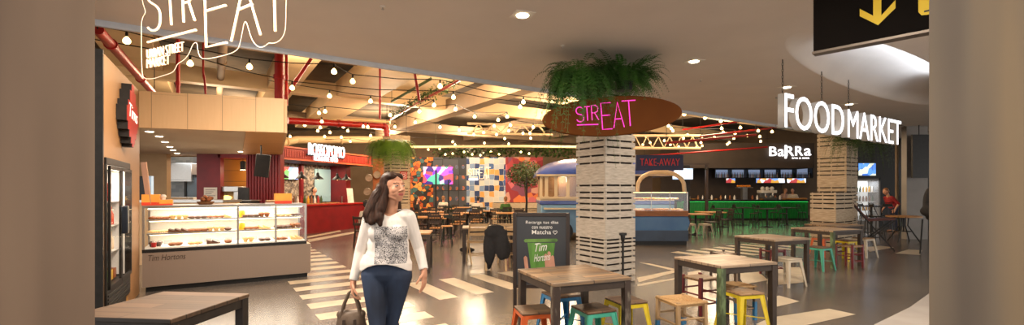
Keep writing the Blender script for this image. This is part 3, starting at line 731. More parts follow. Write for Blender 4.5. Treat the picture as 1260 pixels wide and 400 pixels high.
M_raw = pm('raw pale wood', (176,146,108), (156,126,90), 9, .6, 0, (1,1,.3)); M_rush = pm('woven rush', (190,154,106), (156,120,76), 60, .8, 0, (1,1,1), .4); M_greywood = pm('grey driftwood', (140,118,96), (118,98,78), 10, .65, 0, (1,1,.3))
wood_stool(at_seat(838, 369), R(18), M_raw, M_rush, 'pale wooden stool with woven rush seat and blue dipped feet', hw=.17, dip=P_bl)
wood_stool((2.72, 5.52, 0), R(20), M_greywood, M_rush, 'low grey wooden chair with back rail behind the yellow stool', h=.40, hw=.15, dip=P_bl, back=True, kind='low_chair')
wood_stool(at_seat(862, 340.5), R(24), P_rd, M_seat2, 'maroon legged wooden stool behind the table with green leg')
wood_stool((6.78, 9.15, 0), R(22), P_rd, M_seat2, 'dark red stool with wooden seat at the fourth table', hw=.17)
wood_stool((4.78, 8.35, 0), R(10), P_rd, P_rd, 'maroon stool with maroon seat behind the third table', hw=.15, h=.46)
wood_stool((3.75, 8.05, 0), R(22), Ml3, M_seat, 'dark wooden stool left of the third table', hw=.16)
# ---- poster stand
YP = 5.62
bs = thing('poster_stand', 'black framed drink poster on a floor stand behind the plank table', 'sign', ((666-CX)/F*YP, YP, 0), R(-2))
W_, zt, zb = .70, 1.27, .34
fm = MB(); hw = W_/2
fm.bx(-hw, -hw+.045, -.02, .02, zb, zt); fm.bx(hw-.045, hw, -.02, .02, zb, zt); fm.bx(-hw+.045, hw-.045, -.02, .02, zt-.045, zt); fm.bx(-hw+.045, hw-.045, -.02, .02, zb, zb+.045)
M_frame = pm('dark walnut frame', (46,32,26), (36,26,20), 8, .5)
fm.build('frame', M_frame, bs, bevel=.004)
for sx in (-1, 1):
    l = MB(); l.bar((sx*(hw-.025), 0, 0), (sx*(hw-.025), 0, zb), .045, .036); l.bar((sx*(hw-.025), -.2, .02), (sx*(hw-.025), .2, .02), .04); l.build('leg', M_frame, bs)
pp = MB().bx(-hw+.045, hw-.045, -.006, .006, zb+.045, zt-.045).build('poster', pm('charcoal poster', (52,54,58), (44,46,50), 2, .35), bs)
Mw = pm('poster white', (226,224,218), (216,214,208), 9, .6)
lettering('lettering', 'Recarga tus días', .40, .047, .002, Mw, pp, (-.19, -.0065, 1.125)); lettering('lettering', 'con nuestro', .25, .036, .002, Mw, pp, (-.115, -.0065, 1.073)); lettering('lettering', 'Matcha', .235, .052, .002, Mw, pp, (-.115, -.0065, 1.006), .004)
hp_ = [(.17+.024*1.05*(math.sin(t)**3), 1.03+.0016*(13*math.cos(t)-5*math.cos(2*t)-2*math.cos(3*t)-math.cos(4*t))) for t in [2*PI*k/24 for k in range(24)]]
MB().tube([(x, -.0075, z) for x, z in hp_], .003, 6, closed=True).build('heart_mark', Mw, pp)
# cup picture printed on the poster: rim, cup, script, fingers
cup = MB(); cup.vprism([(-.17, .90), (.17, .90), (.115, .40), (-.105, .40)], -.0075, -.0062, 0)
cup.build('cup_print', pm('matcha green print', (96,146,62), (64,108,40), 3.2, .5, 0, (4,1,1)), pp, smooth=0)
MB().vprism([(-.20, .905), (.19, .915), (.205, .935), (.185, .952), (-.2, .945), (-.215, .925)], -.0085, -.0064).build('lid_print', pm('dark green print', (58,92,38), (112,152,70), 5, .5), pp, smooth=0)
lettering('script_print', 'Tim', .15, .10, .0014, Mw, pp, (-.08, -.0098, .79), .0, .3, .12); lettering('script_print', 'Hortons', .2, .09, .0014, Mw, pp, (-.09, -.0098, .665), 0, .3, .12)
for x, z0, z1, w_ in ((.085, .45, .77, .022), (.125, .45, .80, .022), (.168, .45, .75, .02), (-.165, .45, .74, .024)):
    MB().vprism([(x-w_, z0), (x+w_, z0), (x+w_*.9-.03, z1-.02), (x-.03, z1), (x-w_*.9-.03, z1-.02)], -.0092, -.0079).build('finger_print', pm('skin print', (190,140,118), (170,120,98), 6, .5), pp, smooth=0)
# ---- black post with a knob behind the table
o = thing('barrier_post', 'thin black post with a knobbed top behind the nearest table', 'post', (1.53, 6.28, 0))
MB().lathe([(.13, 0), (.13, .015), (.03, .04), (.016, .06)], 20).build('foot', M_black, o); MB().cyl((0,0,.05), (0,0,.92), .016).build('pole', M_black, o)
k = MB(); k.lathe([(.02, .84), (.03, .88), (.034, .93), (.026, .96), (.01, .965)], 14); k.bar((-.05, 0, .945), (.05, 0, .945), .05, .035); k.build('head', M_black, o, bevel=.006)

# ================================================================ CRATE PILLARS, FERNS, SIGNS
M_crate = pm('whitewashed crate wood', (198,188,174), (164,154,140), 7, .8, 0, (1,1,6), .3, 8); M_crate2 = pm('raw crate wood', (192,174,148), (158,138,112), 6, .75, 0, (1,1,6), .25, 8); M_gap = pm('crate shadow gap', (46,38,32), (36,30,26), 6, .9)
SL = [0, .1, .22, .33, .434, .527, .606, .677, .737, 1.09, 1.217, 1.323, 1.42, 1.514, 1.632, 2.007, 2.126, 2.26, 2.37, 2.5, 2.87, 3.0, 3.12, 3.24, 3.36, 3.6]
def crate_pillar(corner, size, label, mat, ztop=3.6, sx_=None, sy_=None, name='crate_pillar', gap=.03):
    sx_ = sx_ or size; sy_ = sy_ or size
    t = thing(name, label, 'pillar' if name == 'crate_pillar' else 'crates', corner, ANG)
    MB().bx(.035, sx_-.035, .035, sy_-.035, 0, ztop).build('core', M_gap, t)
    zs = [z for z in SL if z < ztop-.03]+[ztop]
    for nm, face in (('left', 0), ('front', 1), ('right', 2), ('back', 3)):
        m = MB()
        for a, b in zip(zs, zs[1:]):
            z0, z1 = a+gap/2, b-gap/2; j = rnd.uniform(-.003, .003)
            if face == 0: m.bx(j, .022+j, .012, sy_-.012, z0, z1)
            elif face == 1: m.bx(0, sx_, j, .022+j, z0, z1)
            elif face == 2: m.bx(sx_-.022, sx_, .012, sy_-.012, z0, z1)
            else: m.bx(0, sx_, sy_-.022, sy_, z0, z1)
        if face == 0:
            for y in (.03, sy_/2, sy_-.06): m.bx(.022, .036, y, y+.03, 0, ztop)
        elif face == 1:
            for x in (.03, sx_/2, sx_-.06): m.bx(x, x+.03, .022, .036, 0, ztop)
        m.build('slat_side', mat, t, bevel=.002)
    return t
crate_pillar((1.51, 7.37, 0), .707, 'whitewashed crate pillar under the brown oval sign', M_crate)
crate_pillar((9.56, 13.0, 0), .76, 'crate-clad pillar below the white letter sign on the right', M_crate2)
crate_pillar((-.268*16.5, 16.5, 0), .76, 'slatted pillar with a fern on top behind the woman', M_crate2)
crate_pillar((8.19, 11.5, 0), .66, 'waist-high crate stack at the foot of the right pillar', M_crate2, 1.5, 1.1, .6, name='crate_stack')
# ferns
def fern(name, label, loc, n, L0, L1, rad, mat, rise=.25, droop=.9, lw=.055, pairs=11, seed=1, spread=(0, 2*PI), sq=1.0):
    r = random.Random(seed); m = MB()
    for i in range(n):
        a = r.uniform(*spread); L_ = r.uniform(L0, L1); st = Vector((math.cos(a)*rad*r.uniform(.2, 1)*sq, math.sin(a)*rad*r.uniform(.2, 1), r.uniform(-.05, .1)))
        out = Vector((math.cos(a)*sq, math.sin(a), 0)); up = r.uniform(.1, 1)*rise; dr = droop*r.uniform(.5, 1.15)
        pts = []
        for k in range(pairs+1):
            u = k/pairs; pts.append(st+out*(L_*(.75*u-.2*u*u))+Vector((0, 0, L_*(up*u*2.2-dr*u*u*1.25))))
        for k in range(1, pairs+1):
            p = pts[k]; t = (pts[k]-pts[k-1]).normalized(); side = t.cross(Vector((0,0,1))); side = side.normalized() if side.length > 1e-3 else Vector((1,0,0))
            u = k/pairs; w_ = lw*(1.15-abs(u-.45)*1.3)
            for sg in (-1, 1):
                tip = p+side*sg*w_+t*w_*.5+Vector((0, 0, -w_*.25)); mid = (p+tip)/2; q = t*w_*.17
                m.add([p, mid+q, tip, mid-q], [(0, 1, 2, 3)])
            m.add([pts[k-1]-side*.002, pts[k-1]+side*.002, p+side*.002, p-side*.002], [(0,1,2,3)])
    t = thing(name, label, 'plant', loc)
    m.build('foliage', mat, t, smooth=0, fix=False)
    MB().lathe([(.03, -.16), (.12, -.14), (.15, .02), (.13, .02)], 16).build('pot', M_black, t)
    return t
M_fern = pm('fern green dark', (62,110,34), (34,70,20), 5, .6); M_fern2 = pm('fern green bright', (104,138,30), (64,100,20), 4, .6); M_fern3 = pm('fern olive', (66,88,30), (40,60,18), 4, .6)
fern('hanging_fern', 'large dark fern hanging left around the pillar above the oval sign', (.98, 6.78, 3.24), 330, .45, 1.0, .22, M_fern, .34, 1.05, .06, 15, 3)
fern('hanging_fern', 'dark fern spreading right around the pillar above the oval sign', (1.72, 7.0, 3.22), 300, .4, .95, .24, M_fern, .40, .55, .058, 15, 4)
fern('hanging_fern', 'bright fern on the slatted pillar behind the woman', (-4.33, 16.3, 3.25), 440, .6, 1.05, .5, M_fern2, .2, .95, .09, 14, 5)
fern('hanging_fern', 'fern hanging left under the white letter sign', (9.3, 12.7, 3.1), 90, .5, .9, .25, M_fern3, .2, 1.0, .06, 11, 6)
fern('hanging_fern', 'fern hanging right under the white letter sign', (10.2, 13.0, 3.05), 90, .5, .95, .25, M_fern3, .2, 1.0, .06, 11, 7)
# ---- neon strokes
def strokes(name, polys, r, mat, parent, n=8):
    m = MB()
    for p in polys: m.tube([(x, 0, z) for x, z in p], r, n)
    return m.build(name, mat, parent)
def arc_s(x0, x1, z0, z1, n=16):
    """letter S as a smooth line inside a box"""
    cx_ = (x0+x1)/2; w_ = (x1-x0)/2; h_ = z1-z0; pts = []
    for k in range(n+1):
        u = k/n
        if u < .5: a = R(20)+R(250)*(u/.5); c = z0+h_*.75; pts.append((cx_+w_*math.cos(a), c+h_*.25*math.sin(a)))
        else: a = R(90)-R(250)*((u-.5)/.5); c = z0+h_*.25; pts.append((cx_+w_*math.cos(a), c+h_*.25*math.sin(a)))
    return pts
def letter(ch, x0, x1, z0, z1):
    w_ = x1-x0; h_ = z1-z0; m_ = (x0+x1)/2
    if ch == 'S': return [arc_s(x0, x1, z0, z1)]
    if ch == 'T': return [[(x0, z1), (x1, z1)], [(m_, z1), (m_, z0)]]
    if ch == 'E': return [[(x1, z1), (x0, z1), (x0, z0), (x1, z0)], [(x0, z0+h_*.53), (x1-w_*.12, z0+h_*.53)]]
    if ch == 'A': return [[(x0, z0), (m_, z1), (x1, z0)], [(x0+w_*.2, z0+h_*.34), (x1-w_*.2, z0+h_*.34)]]
    if ch == 'R': return [[(x0, z0), (x0, z1), (x0+w_*.6, z1), (x1-w_*.08, z1-h_*.1), (x1, z1-h_*.26), (x1-w_*.12, z1-h_*.42), (x0+w_*.5, z1-h_*.5), (x0, z1-h_*.5)], [(x0+w_*.45, z1-h_*.5), (x1, z0)]]
# oval board with pink neon
YO = 6.62
ob = thing('oval_sign', 'brown oval surfboard-shaped sign with pink neon on the crate pillar', 'sign', AT(753.5, 143, YO), R(2)); ob.rotation_euler = (0, R(-4.2), R(3))
ov_ = MB(); n = 56; A_, B_ = 1.03, .288
el = [(A_*math.cos(2*PI*k/n), B_*math.sin(2*PI*k/n)) for k in range(n)]
ov_.vprism(el, -.035, .035); ov_.build('board', pm('brown lacquer board', (104,58,18), (94,50,14), 2, .75, 0, (1,1,1), 0, 4, 0, .3, .7, .15), ob, bevel=.015)
MB().bx(-.2, .2, .035, .42, -.08, .08).build('bracket', M_black, ob)
def ox(px): return (px-753.5)/F*YO
def oz(py): return -(py-143)/F*YO
pk = []
for ch, a, b, t_, bt in (('S', 708, 717, 130, 149), ('T', 718, 725, 130, 148), ('R', 727, 735, 129, 148), ('E', 739, 751, 127, 160), ('A', 753, 766, 127, 159), ('T', 765, 782, 126, 158)):
    pk += letter(ch, ox(a), ox(b), oz(bt-1), oz(t_))
pk.append([(ox(708), oz(151.5)), (ox(734), oz(152.5))])
npk = strokes('neon_lettering', pk, .0072, M_neonp, ob); npk.location = (0, -.055, 0)
# large white neon hung in front of the ceiling edge
P0 = Vector((-3.14, 4.0, 0)); dN = Vector((.91, -.41, 0)).normalized()
ns = thing('neon_sign', 'large warm white neon sign with urban street market line, hung from ceiling', 'sign', (P0.x, P0.y, 0), math.atan2(dN.y, dN.x))
def nz_(zx, zy): return RP(160+zx/3.635, zy/3.635, P0, dN)
def npoly(q): return [nz_(*p) for p in q]
wl = [[(128,-18),(112,-30),(90,-22),(80,-2),(92,12),(118,26),(134,50),(136,95),(128,126),(106,139),(86,132),(78,118)], [(150,-24),(205,-42)], [(177,-33),(185,112)], [(240,100),(234,-48),(262,-56),(280,-40),(280,-15),(262,8),(238,14)], [(262,8),(290,92)], [(430,-68),(334,-44),(341,211),(434,190)], [(338,50),(428,24)], [(453,186),(512,-88),(584,156)], [(484,44),(548,18)], [(596,-100),(700,-124)], [(644,-112),(650,140)], [(79,189),(295,134)]]
def smooth_closed(p, it=2):
    for _ in range(it):
        q = []
        for a, b in zip(p, p[1:]): q += [(a[0]*.75+b[0]*.25, a[1]*.75+b[1]*.25), (a[0]*.25+b[0]*.75, a[1]*.25+b[1]*.75)]
        p = q
    return p
strokes('neon_lettering', [npoly(smooth_closed(q)) if len(q) > 9 else npoly(q) for q in wl], .0095, M_neonw, ns)
out = [(55,-120),(48,-40),(58,20),(72,55),(56,76),(50,110),(52,330),(64,352),(100,354),(150,338),(190,325),(204,306),(212,285),(240,270),(262,245),(275,212),(285,192),(300,190),(303,225),(312,255),(332,266),(390,256),(450,240),(478,225),(490,205),(503,140),(512,95),(522,100),(533,140),(548,185),(575,213),(600,210),(622,190),(640,196),(672,182),(692,150),(697,110),(698,0),(706,-120)]
strokes('outline_tube', [smooth_closed(npoly(out))], .0028, em('faint neon outline', (255,224,190), .75), ns, 6)
back = npoly(out)+npoly([(706,-150),(55,-150)])
k0, z0 = nz_(79, 252); k1, z1 = nz_(243, 214); ka, za = nz_(79, 262); kb_, zb_ = nz_(79, 222)
for txt, (xa, ya), (xb, yb), hh in (('URBAN STREET', (79,263), (243,232), 40), ('MARKET', (79,306), (180,286), 40)):
    a = nz_(xa, ya); b = nz_(xb, yb); tp = nz_(xa, ya-hh)
    lettering('small_lettering', txt, b[0]-a[0], (tp[1]-a[1]), .012, M_neonw, ns, (a[0], 0, a[1]), -.026)
for zx in (120, 600):
    k, z = nz_(zx, -100); MB().cyl((k, 0, z), (k, 0, HC), .004, n=6).build('hanger_wire', M_cable, ns)
# FOOD MARKET
P1 = Vector((4.09, 7.0, 0)); d1 = E1
fmk = thing('letter_sign', 'white illuminated channel letters FOOD MARKET hung on chains', 'sign', (P1.x, P1.y, 0), ANG)
def fk(px, py): return RP(px, py, P1, d1)
M_side = pm('white letter return', (196,196,196), (206,206,206), 4, .5)
def channel(txt, pxa, pxb, zlo, zhi):
    a = fk(pxa, 150)[0]; b = fk(pxb, 150)[0]
    bk = lettering('letter_body', txt, b-a, zhi-zlo, .1, M_side, fmk, (a, 0, zlo), .0); lettering('letter_face', txt, b-a, zhi-zlo, .008, M_ledw, fmk, (a, -.101, zlo), -.004)
zlo = fk(958, 158)[1]; zhi = fk(958, 115.5)[1]
channel('FOOD', 957, 1030, zlo, zhi); channel('MARKET', 1035, 1101, zlo, zhi-.03)
rl = MB(); ka = fk(957, 140)[0]; kb_ = fk(1101, 165)[0]
for z in (zlo+.03, zhi-.06): rl.bar((ka, .025, z), (kb_, .025, z), .02)
rl.build('mounting_rail', M_steel, fmk)
for px in (965, 1013, 1046):
    k = fk(px, 120)[0]; c = MB(); nl = int((HC-zhi)/.05)+1
    for i in range(nl): c.torus((k, .025, zhi-.03+.05*i+.02), .018, .004, 8, 5) if False else c.tube([(k+.012*math.cos(a)*(i % 2), .025+.012*math.cos(a)*((i+1) % 2), zhi-.03+.05*i+.03*math.sin(a)+.02) for a in [2*PI*j/8 for j in range(8)]], .004, 5, closed=True)
    c.build('chain', M_black, fmk)
# black and yellow direction sign at the top right
P2 = Vector((2.98, 4.5, 0)); e2_ = Vector((3.55, 3.88, 0)); d2 = (e2_-P2).normalized()
ds = thing('direction_sign', 'black hanging direction sign with yellow down arrow', 'sign', (P2.x, P2.y, 0), math.atan2(d2.y, d2.x))
zb2 = RP(1001, 65, P2, d2)[1]; LW = 1.5
MB().bx(0, LW, 0, .1, zb2+.01, 3.5).build('sign_panel', pm('black sign face', (22,18,15), (16,13,12), 2, .8, 0, (1,1,1), 0, 4, 0, .3, .7, .1), ds); MB().bx(-.01, LW, -.012, .11, zb2-.012, zb2+.01).build('bottom_trim', pm('grey trim', (120,110,100), (110,100,92), 4, .4, .4), ds)
My = pm('yellow sign print', (240,208,24), (232,198,20), 4, .5)
def d2p(q): return [RP(px, py, P2, d2) for px, py in q]
MB().vprism(d2p([(1074.5,-14),(1084.5,-14),(1084.5,19),(1102,0),(1102,10),(1080.5,31),(1058,20),(1058,11),(1074.5,19.5)]), -.004, -.0005).build('arrow_mark', My, ds, smooth=0)
MB().vprism(d2p([(1130,-20),(1150,-24),(1150,17),(1134,19),(1130,15)]), -.004, -.0005).build('pictogram', My, ds, smooth=0)
MB().vprism(d2p([(1137,13.5),(1147,11),(1147,13),(1137,15.5)]), -.006, -.0041).build('pictogram_line', M_black, ds, smooth=0)
for x in (.25, 1.2): MB().cyl((x, .05, 3.5), (x, .05, 3.6), .012).build('hanger_rod', M_black, ds)
# recessed ceiling lights and sprinkler heads
for px, py, lb in ((643, 18, 'bright square recessed light nearest in the white ceiling'), (854, 75, 'round recessed light right of the oval sign'), (968, 107, 'recessed light above the letter F of the white sign'), (1045, 128, 'recessed light above the letter M of the white sign')):
    q = ATH(px, py, HC); o = thing('ceiling_light', lb, 'light', (q.x, q.y, HC), R(20)); 
    MB().bx(-.12, .12, -.12, .12, -.008, 0).build('trim_ring', M_white, o); MB().lathe([(.075, -.009), (.07, -.018), (.0, -.018)], 20).build('lens', M_lens, o)
for px, py, lb in ((471, 8, 'small sprinkler head left of the square recessed light'), (692, 56, 'small sprinkler head above the dark ferns'), (862, 98, 'small sprinkler head below the round recessed light')):
    q = ATH(px, py, HC); o = thing('sprinkler_head', lb, 'sprinkler', (q.x, q.y, HC)); MB().lathe([(.035, 0), (.03, -.008), (.01, -.012)], 12).build('cup', M_white, o); MB().lathe([(.006, -.012), (.006, -.03), (.018, -.032), (.016, -.036)], 10).build('deflector', M_steel, o)
# ================================================================ PIZZA KIOSK
KA = Vector((-7.8, 14.8, 0)); KB = Vector((-6.22, 19.36, 0)); KD = (KB-KA).normalized(); KL = (KB-KA).length
# local x from the near left end to the far right end, -y towards the hall
RK = math.atan2(KD.y, KD.x)
pk_ = thing('pizza_counter', 'dark red counter front of the pizza kiosk', 'counter', KA, RK)
MB().bx(0, KL, 0, .7, .0, 1.0).build('counter_body', pm('dark red panel', (126,16,22)), pk_); MB().bx(-.03, KL+.03, -.05, .75, 1.0, 1.05).build('counter_top', M_redgloss, pk_)
kx = MB(); kx.bx(0, KL, 1.6, 1.7, 0, 2.95); struct(kx.build('wall_pizza_back', vor('mosaic wall', [(150,136,118),(110,98,86),(176,162,142),(88,78,70),(134,116,96)], 14, .6), None, KA, RK, smooth=0))
sw = MB(); sw.bx(KL-.3, KL, .78, 1.6, 0, 2.6); sw.bx(2.78, 2.9, 1.48, 1.6, 0, 2.6); struct(sw.build('wall_pizza_side', pm('dark red panel', (126,16,22)), None, KA, RK, smooth=0))
struct(MB().bx(0, KL, 0, 1.7, 2.6, 2.64).build('ceiling_pizza', pm('dark kiosk ceiling', (60,30,26), (50,24,20), 3, .7), None, KA, RK, smooth=0))
fz = thing('kiosk_fascia', 'red slatted fascia band over the pizza kiosk', 'fascia', KA, RK)
MB().bx(-.05, KL+.05, -.25, -.18, 2.6, 2.98).build('band', pm('brick red band', (158,44,26), (140,36,22), 3, .5), fz)
sl = MB()
for k in range(int(KL/.07)): sl.bx(-.02+.07*k, .02+.07*k, -.28, -.25, 2.66, 2.92)
sl.build('slats', pm('brick red slats', (176,54,32), (150,40,24), 3, .5), fz); MB().bx(-.07, KL+.07, -.31, -.16, 2.97, 3.02).build('top_rail', pm('orange rail', (196,86,42), (184,76,36), 3, .5), fz); MB().bx(-.07, KL+.07, -.31, -.16, 2.58, 2.63).build('bottom_rail', pm('orange rail'  , (196,86,42)), fz)
def rpk(px, py, off=.33): return RP(px, py, KA+Vector((math.sin(RK), -math.cos(RK), 0))*off, KD)
ps = thing('letter_sign', 'white lit letters over the red kiosk fascia', 'sign', KA+Vector((math.sin(RK), -math.cos(RK), 0))*.33, RK)
a = rpk(379, 190); b = rpk(423, 192.5); lettering('lettering', 'ROSSOPOMO', b[0]-a[0], .42, .06, M_ledw, ps, (a[0], 0, 2.80), -.018)
a = rpk(386, 199); b = rpk(415, 200); lettering('small_lettering', 'PIZZA & PANE TO-GO', b[0]-a[0], .17, .03, M_ledw, ps, (a[0], 0, 2.62), -.02)
MB().bx(rpk(378, 190)[0], rpk(424, 190)[0], .01, .04, 2.78, 2.84).build('rail', M_black, ps)
scr = vor('menu screen mix', [(150,170,220),(196,60,50),(228,228,236),(110,140,210),(90,150,80),(170,190,230)], 3.5, .3, 1, (1,1,1), 1.5)
def screen(label, c, w, h, rz, mat, name='menu_screen'):
    t = thing(name, label, 'screen', c, rz); MB().bx(-w/2, w/2, 0, .05, -h/2, h/2).build('screen_frame', M_black, t); MB().bx(-w/2+.02, w/2-.02, -.004, .002, -h/2+.02, h/2-.02).build('display', mat, t); return t
def kpt(x, y, z): p = KA+KD*x+Vector((-KD.y, KD.x, 0))*y; return Vector((p.x, p.y, z))
screen('colourful menu screen inside the pizza kiosk', kpt(2.13, 1.5, 2.22), 1.05, .5, RK, scr)
for k, px in enumerate((348, 371, 391, 415, 426)):
    kk, _ = RP(px, 215, KA+Vector((-KD.y, KD.x, 0))*.35, KD); q = kpt(kk, .35, 1.98)
    o = thing('pendant_lamp', '%s black bell pendant over the pizza counter' % ['leftmost', 'second', 'third', 'fourth', 'rightmost'][k], 'lamp', q, 0, 'pendants over the pizza counter')
    MB().lathe([(.21,0),(.2,.03),(.12,.1),(.06,.15),(.045,.24),(.02,.26)], 18).build('lamp_shade', M_black, o); MB().ell((0,0,.03), .035).build('bulb', M_bulb, o); MB().cyl((0,0,.26), (0,0,.62), .008, n=6).build('cord', M_cable, o)
kit = MB(); kit.bx(3.6, 4.5, 1.55, 1.59, 1.1, 2.45); struct(kit.build('window_1', em('pale kitchen light', (150,176,170), .55), None, KA, RK, smooth=0))
q = kpt(2.3, .9, 2.55); light('AREA', 'lamp pizza', q, 70, (1, .8, .58), 3.4, (0, 0, RK), .8)
# goods on the counter: display of pizza slices under a glass guard, bottles
gd = thing('glass_guard', 'low glass guard on the pizza counter', 'display case', KA, RK); MB().bx(1.0, KL-.9, .05, .06, 1.05, 1.32).build('front_glass', M_glass, gd); MB().bx(1.0, KL-.9, .05, .4, 1.32, 1.335).build('glass_top', glass('clear glass'), gd)
gp = MB()
for x in (1.0, 2.2, 3.4): gp.bx(x, x+.025, .05, .075, 1.05, 1.335)
gp.build('posts', M_steel, gd)
for k in range(12):
    q = kpt(1.2+.2*k, .3, 1.052); o = thing('pizza_tray', 'round pizza on a board behind the glass guard', 'pizza', q, 0, 'pizzas behind the guard'); MB().lathe([(.09,0),(.1,.012)], 14).build('board', M_oak_dark, o); MB().lathe([(.085,.012),(.09,.03),(.075,.026),(.01,.026)], 14).build('pizza', Mp[0], o)
Mgr = pm('green bottle', (60,90,30), (40,70,20), 8, .3); Myl = pm('yellow squash', (226,170,40), (206,150,30), 8, .5)
for k in range(16):
    q = kpt(.35+.17*k, .62, 1.05); o = MB().lathe([(.04,0),(.045,.02),(.045,.18),(.018,.25),(.018,.31)], 10).build('oil_bottle', [Mgr, Myl, Mp[3], M_white, M_redgloss][k % 5], None, q)
    tag(o, ['green', 'yellow', 'brown', 'white', 'red'][k % 5]+' bottle lined up at the back of the pizza counter', 'bottle', 'bottles on the pizza counter')
o = thing('menu_sheet', 'white upright menu sheet at the right end of the pizza counter', 'menu', kpt(KL-.75, .2, 1.05), RK); MB().box((0,0,.3), (.36,.02,.6), rot=Euler((-.12,0,0))).build('sheet', M_white, o)
# orange wall with round plates right of the kiosk
struct(MB().bx(-6.3, -4.62, 20.6, 20.75, 0, 3.0).build('wall_orange', pm('orange brick wall', (146,84,44), (118,66,34), 3, .85), smooth=0))
for k, (px, py) in enumerate(((454,219), (464,215), (452,236), (467,229))):
    q = AT(px, py, 20.5); o = MB(); o.lathe([(.17,0),(.16,.03),(.1,.02),(.01,.02)], 18); o = o.build('wall_plate', pm('grey plate', (134,116,98), (112,96,80), 8, .5), None, q); o.rotation_euler = (PI/2, 0, 0); tag(o, ['left round plate high on the orange wall', 'right round plate high on the orange wall', 'left round plate low on the orange wall', 'right round plate low on the orange wall'][k], 'plate', 'plates on the orange wall')
q = AT(496.5, 216, 16.45); o = thing('square_sign', 'small red square sign with white camera outline on the slatted pillar', 'sign', (q.x, q.y-.02, q.z), ANG); MB().bx(-.14, .14, -.03, .0, -.14, .14).build('panel', M_redgloss, o, bevel=.02)
m = MB(); m.tube([(-.09,-.034,-.09),(.09,-.034,-.09),(.09,-.034,.09),(-.09,-.034,.09)], .01, 6, closed=True); m.tube([(.045*math.cos(a), -.034, .045*math.sin(a)) for a in [2*PI*k/14 for k in range(14)]], .009, 6, closed=True); m.build('camera_mark', M_white, o)

# ================================================================ MURAL WALL
YM = 25.8
def mx(px, Y=YM): return (px-CX)/F*Y
def mz(py, Y=YM): return H-(py-CY)/F*Y
m_or = vor('mural orange', [(190,84,28),(30,28,30),(206,110,40),(60,96,96),(140,52,26),(220,150,70),(46,40,38)], 4.6, .7, 1, (1,1,1), 0, 'EUCLIDEAN', (.03, (22,20,20)))
m_dk = vor('mural slate', [(58,60,66),(70,72,78),(50,52,58)], 1.1, .7, .1, (1,1,1), 0, 'CHEBYCHEV', (.02, (36,36,40)))
m_bl = vor('mural blue posters', [(62,92,142),(196,190,178),(40,60,104),(176,184,190),(116,138,170),(206,150,80)], 3.6, .7, .3, (1,1,.9), 0, 'CHEBYCHEV', (.02, (220,212,196)))
m_pk = vor('mural pink red', [(168,58,62),(190,96,104),(140,40,46),(196,140,120),(120,60,84),(206,110,60)], 2.6, .7, 1)
for nm, a, b, mt, lb in (('wall_art', 503, 533, m_or, 'orange and black painted wall panel behind the television'), ('wall_art', 533, 574, m_dk, 'slate wall panel painted with rows of orange lanterns'), ('wall_art', 574, 622, m_bl, 'blue and white poster-covered wall panel with neon'), ('wall_art', 622, 668, m_pk, 'red and pink patterned wall panel behind the tree')):
    w_ = mx(b)-mx(a); o = MB().bx(-w_/2, w_/2, -.02, .02, -1.6, 1.5).build(nm, mt, None, (mx((a+b)/2), YM+.02, 1.95), smooth=0); tag(o, lb, 'mural')
    if mt is m_dk:
        ml = pm('lantern orange', (176,100,60), (84,90,112), 3, .7, 0, (1,1,1), 0, 2, 0, .45, .55)
        for i in range(5):
            for j in range(4):
                x = -w_/2+.22+i*.37; z = -.85+j*.6; MB().vprism([(x+.09*math.cos(t_), z+.12*math.sin(t_)) for t_ in [2*PI*k/12 for k in range(12)]], -.028, -.021).build('painted_lantern', ml, o)
tv = screen('television with bright pink and violet picture on the mural wall', AT(539, 216, 24.3), 1.62, .98, 0, vor('tv picture', [(206,60,150),(90,40,160),(230,60,70),(40,30,90),(236,150,190),(60,140,120),(150,60,190)], 3.2, .3, 1, (1,1,1), 1.6), 'television')
MB().bx(-.05, .05, .05, 1.4, -.1, .1).build('wall_bracket', M_black, tv)
nw = thing('neon_sign', 'small white neon sign on the blue poster wall', 'sign', (mx(576), YM-.06, mz(226)))
sx = lambda px: mx(px)-mx(576); sz = lambda py: mz(py)-mz(226)
q_ = []
for ch, a, b, t_, bt in (('S', 576.5, 580.5, 208, 216), ('T', 581, 585, 208, 216), ('R', 586, 590, 208, 216), ('E', 590, 594, 206, 220), ('A', 595, 599, 206, 220), ('T', 598, 604, 206, 219)): q_ += letter(ch, sx(a), sx(b), sz(bt), sz(t_))
q_.append([(sx(577), sz(218)), (sx(588), sz(218))])
strokes('neon_lettering', q_, .02, M_neonw, nw, 6); MB().bx(sx(577), sx(588), -.02, .02, sz(222), sz(219.6)).build('subtitle_bar', M_ledw, nw)
# low crate wall and greenery band high along the hall
o = crate_pillar((mx(606, 21), 21, 0), .5, 'low pale crate wall under the tree in the hall', M_crate2, 1.0, 2.6, .5, name='crate_wall')
o.rotation_euler = (0, 0, 0)
def garland(label, pts, n, rad, mat, seed, q_=1.0):
    r = random.Random(seed); m = MB()
    for i in range(n):
        u = r.random()*(len(pts)-1); k = int(u); p = pts[k].lerp(pts[k+1], u-k)+Vector((r.uniform(-1,1)*rad, r.uniform(-1,1)*rad, r.uniform(-1,.6)*rad))
        a = r.uniform(0, 2*PI); L_ = r.uniform(.12, .26)*q_; d = Vector((math.cos(a), math.sin(a), r.uniform(-1.2, .4))).normalized(); s_ = d.cross(Vector((0,0,1))).normalized()*L_*.28
        m.add([p, p+d*L_*.5+s_, p+d*L_, p+d*L_*.5-s_], [(0,1,2,3)])
    m.tube(pts, .02, 5)
    for p in (pts[0], pts[-1]): m.tube([p, Vector((p.x, p.y, ZS-.012))], .006, 4)
    o = m.build('leaf_garland', mat, None, smooth=0, fix=False); tag(o, label, 'plants')
    return o
garland('leafy green garland high across the hall over the mural', [AT(536, 185, 22), AT(600, 183, 22), AT(660, 182, 22), AT(708, 184, 22)], 1500, .32, M_fern3, 11)
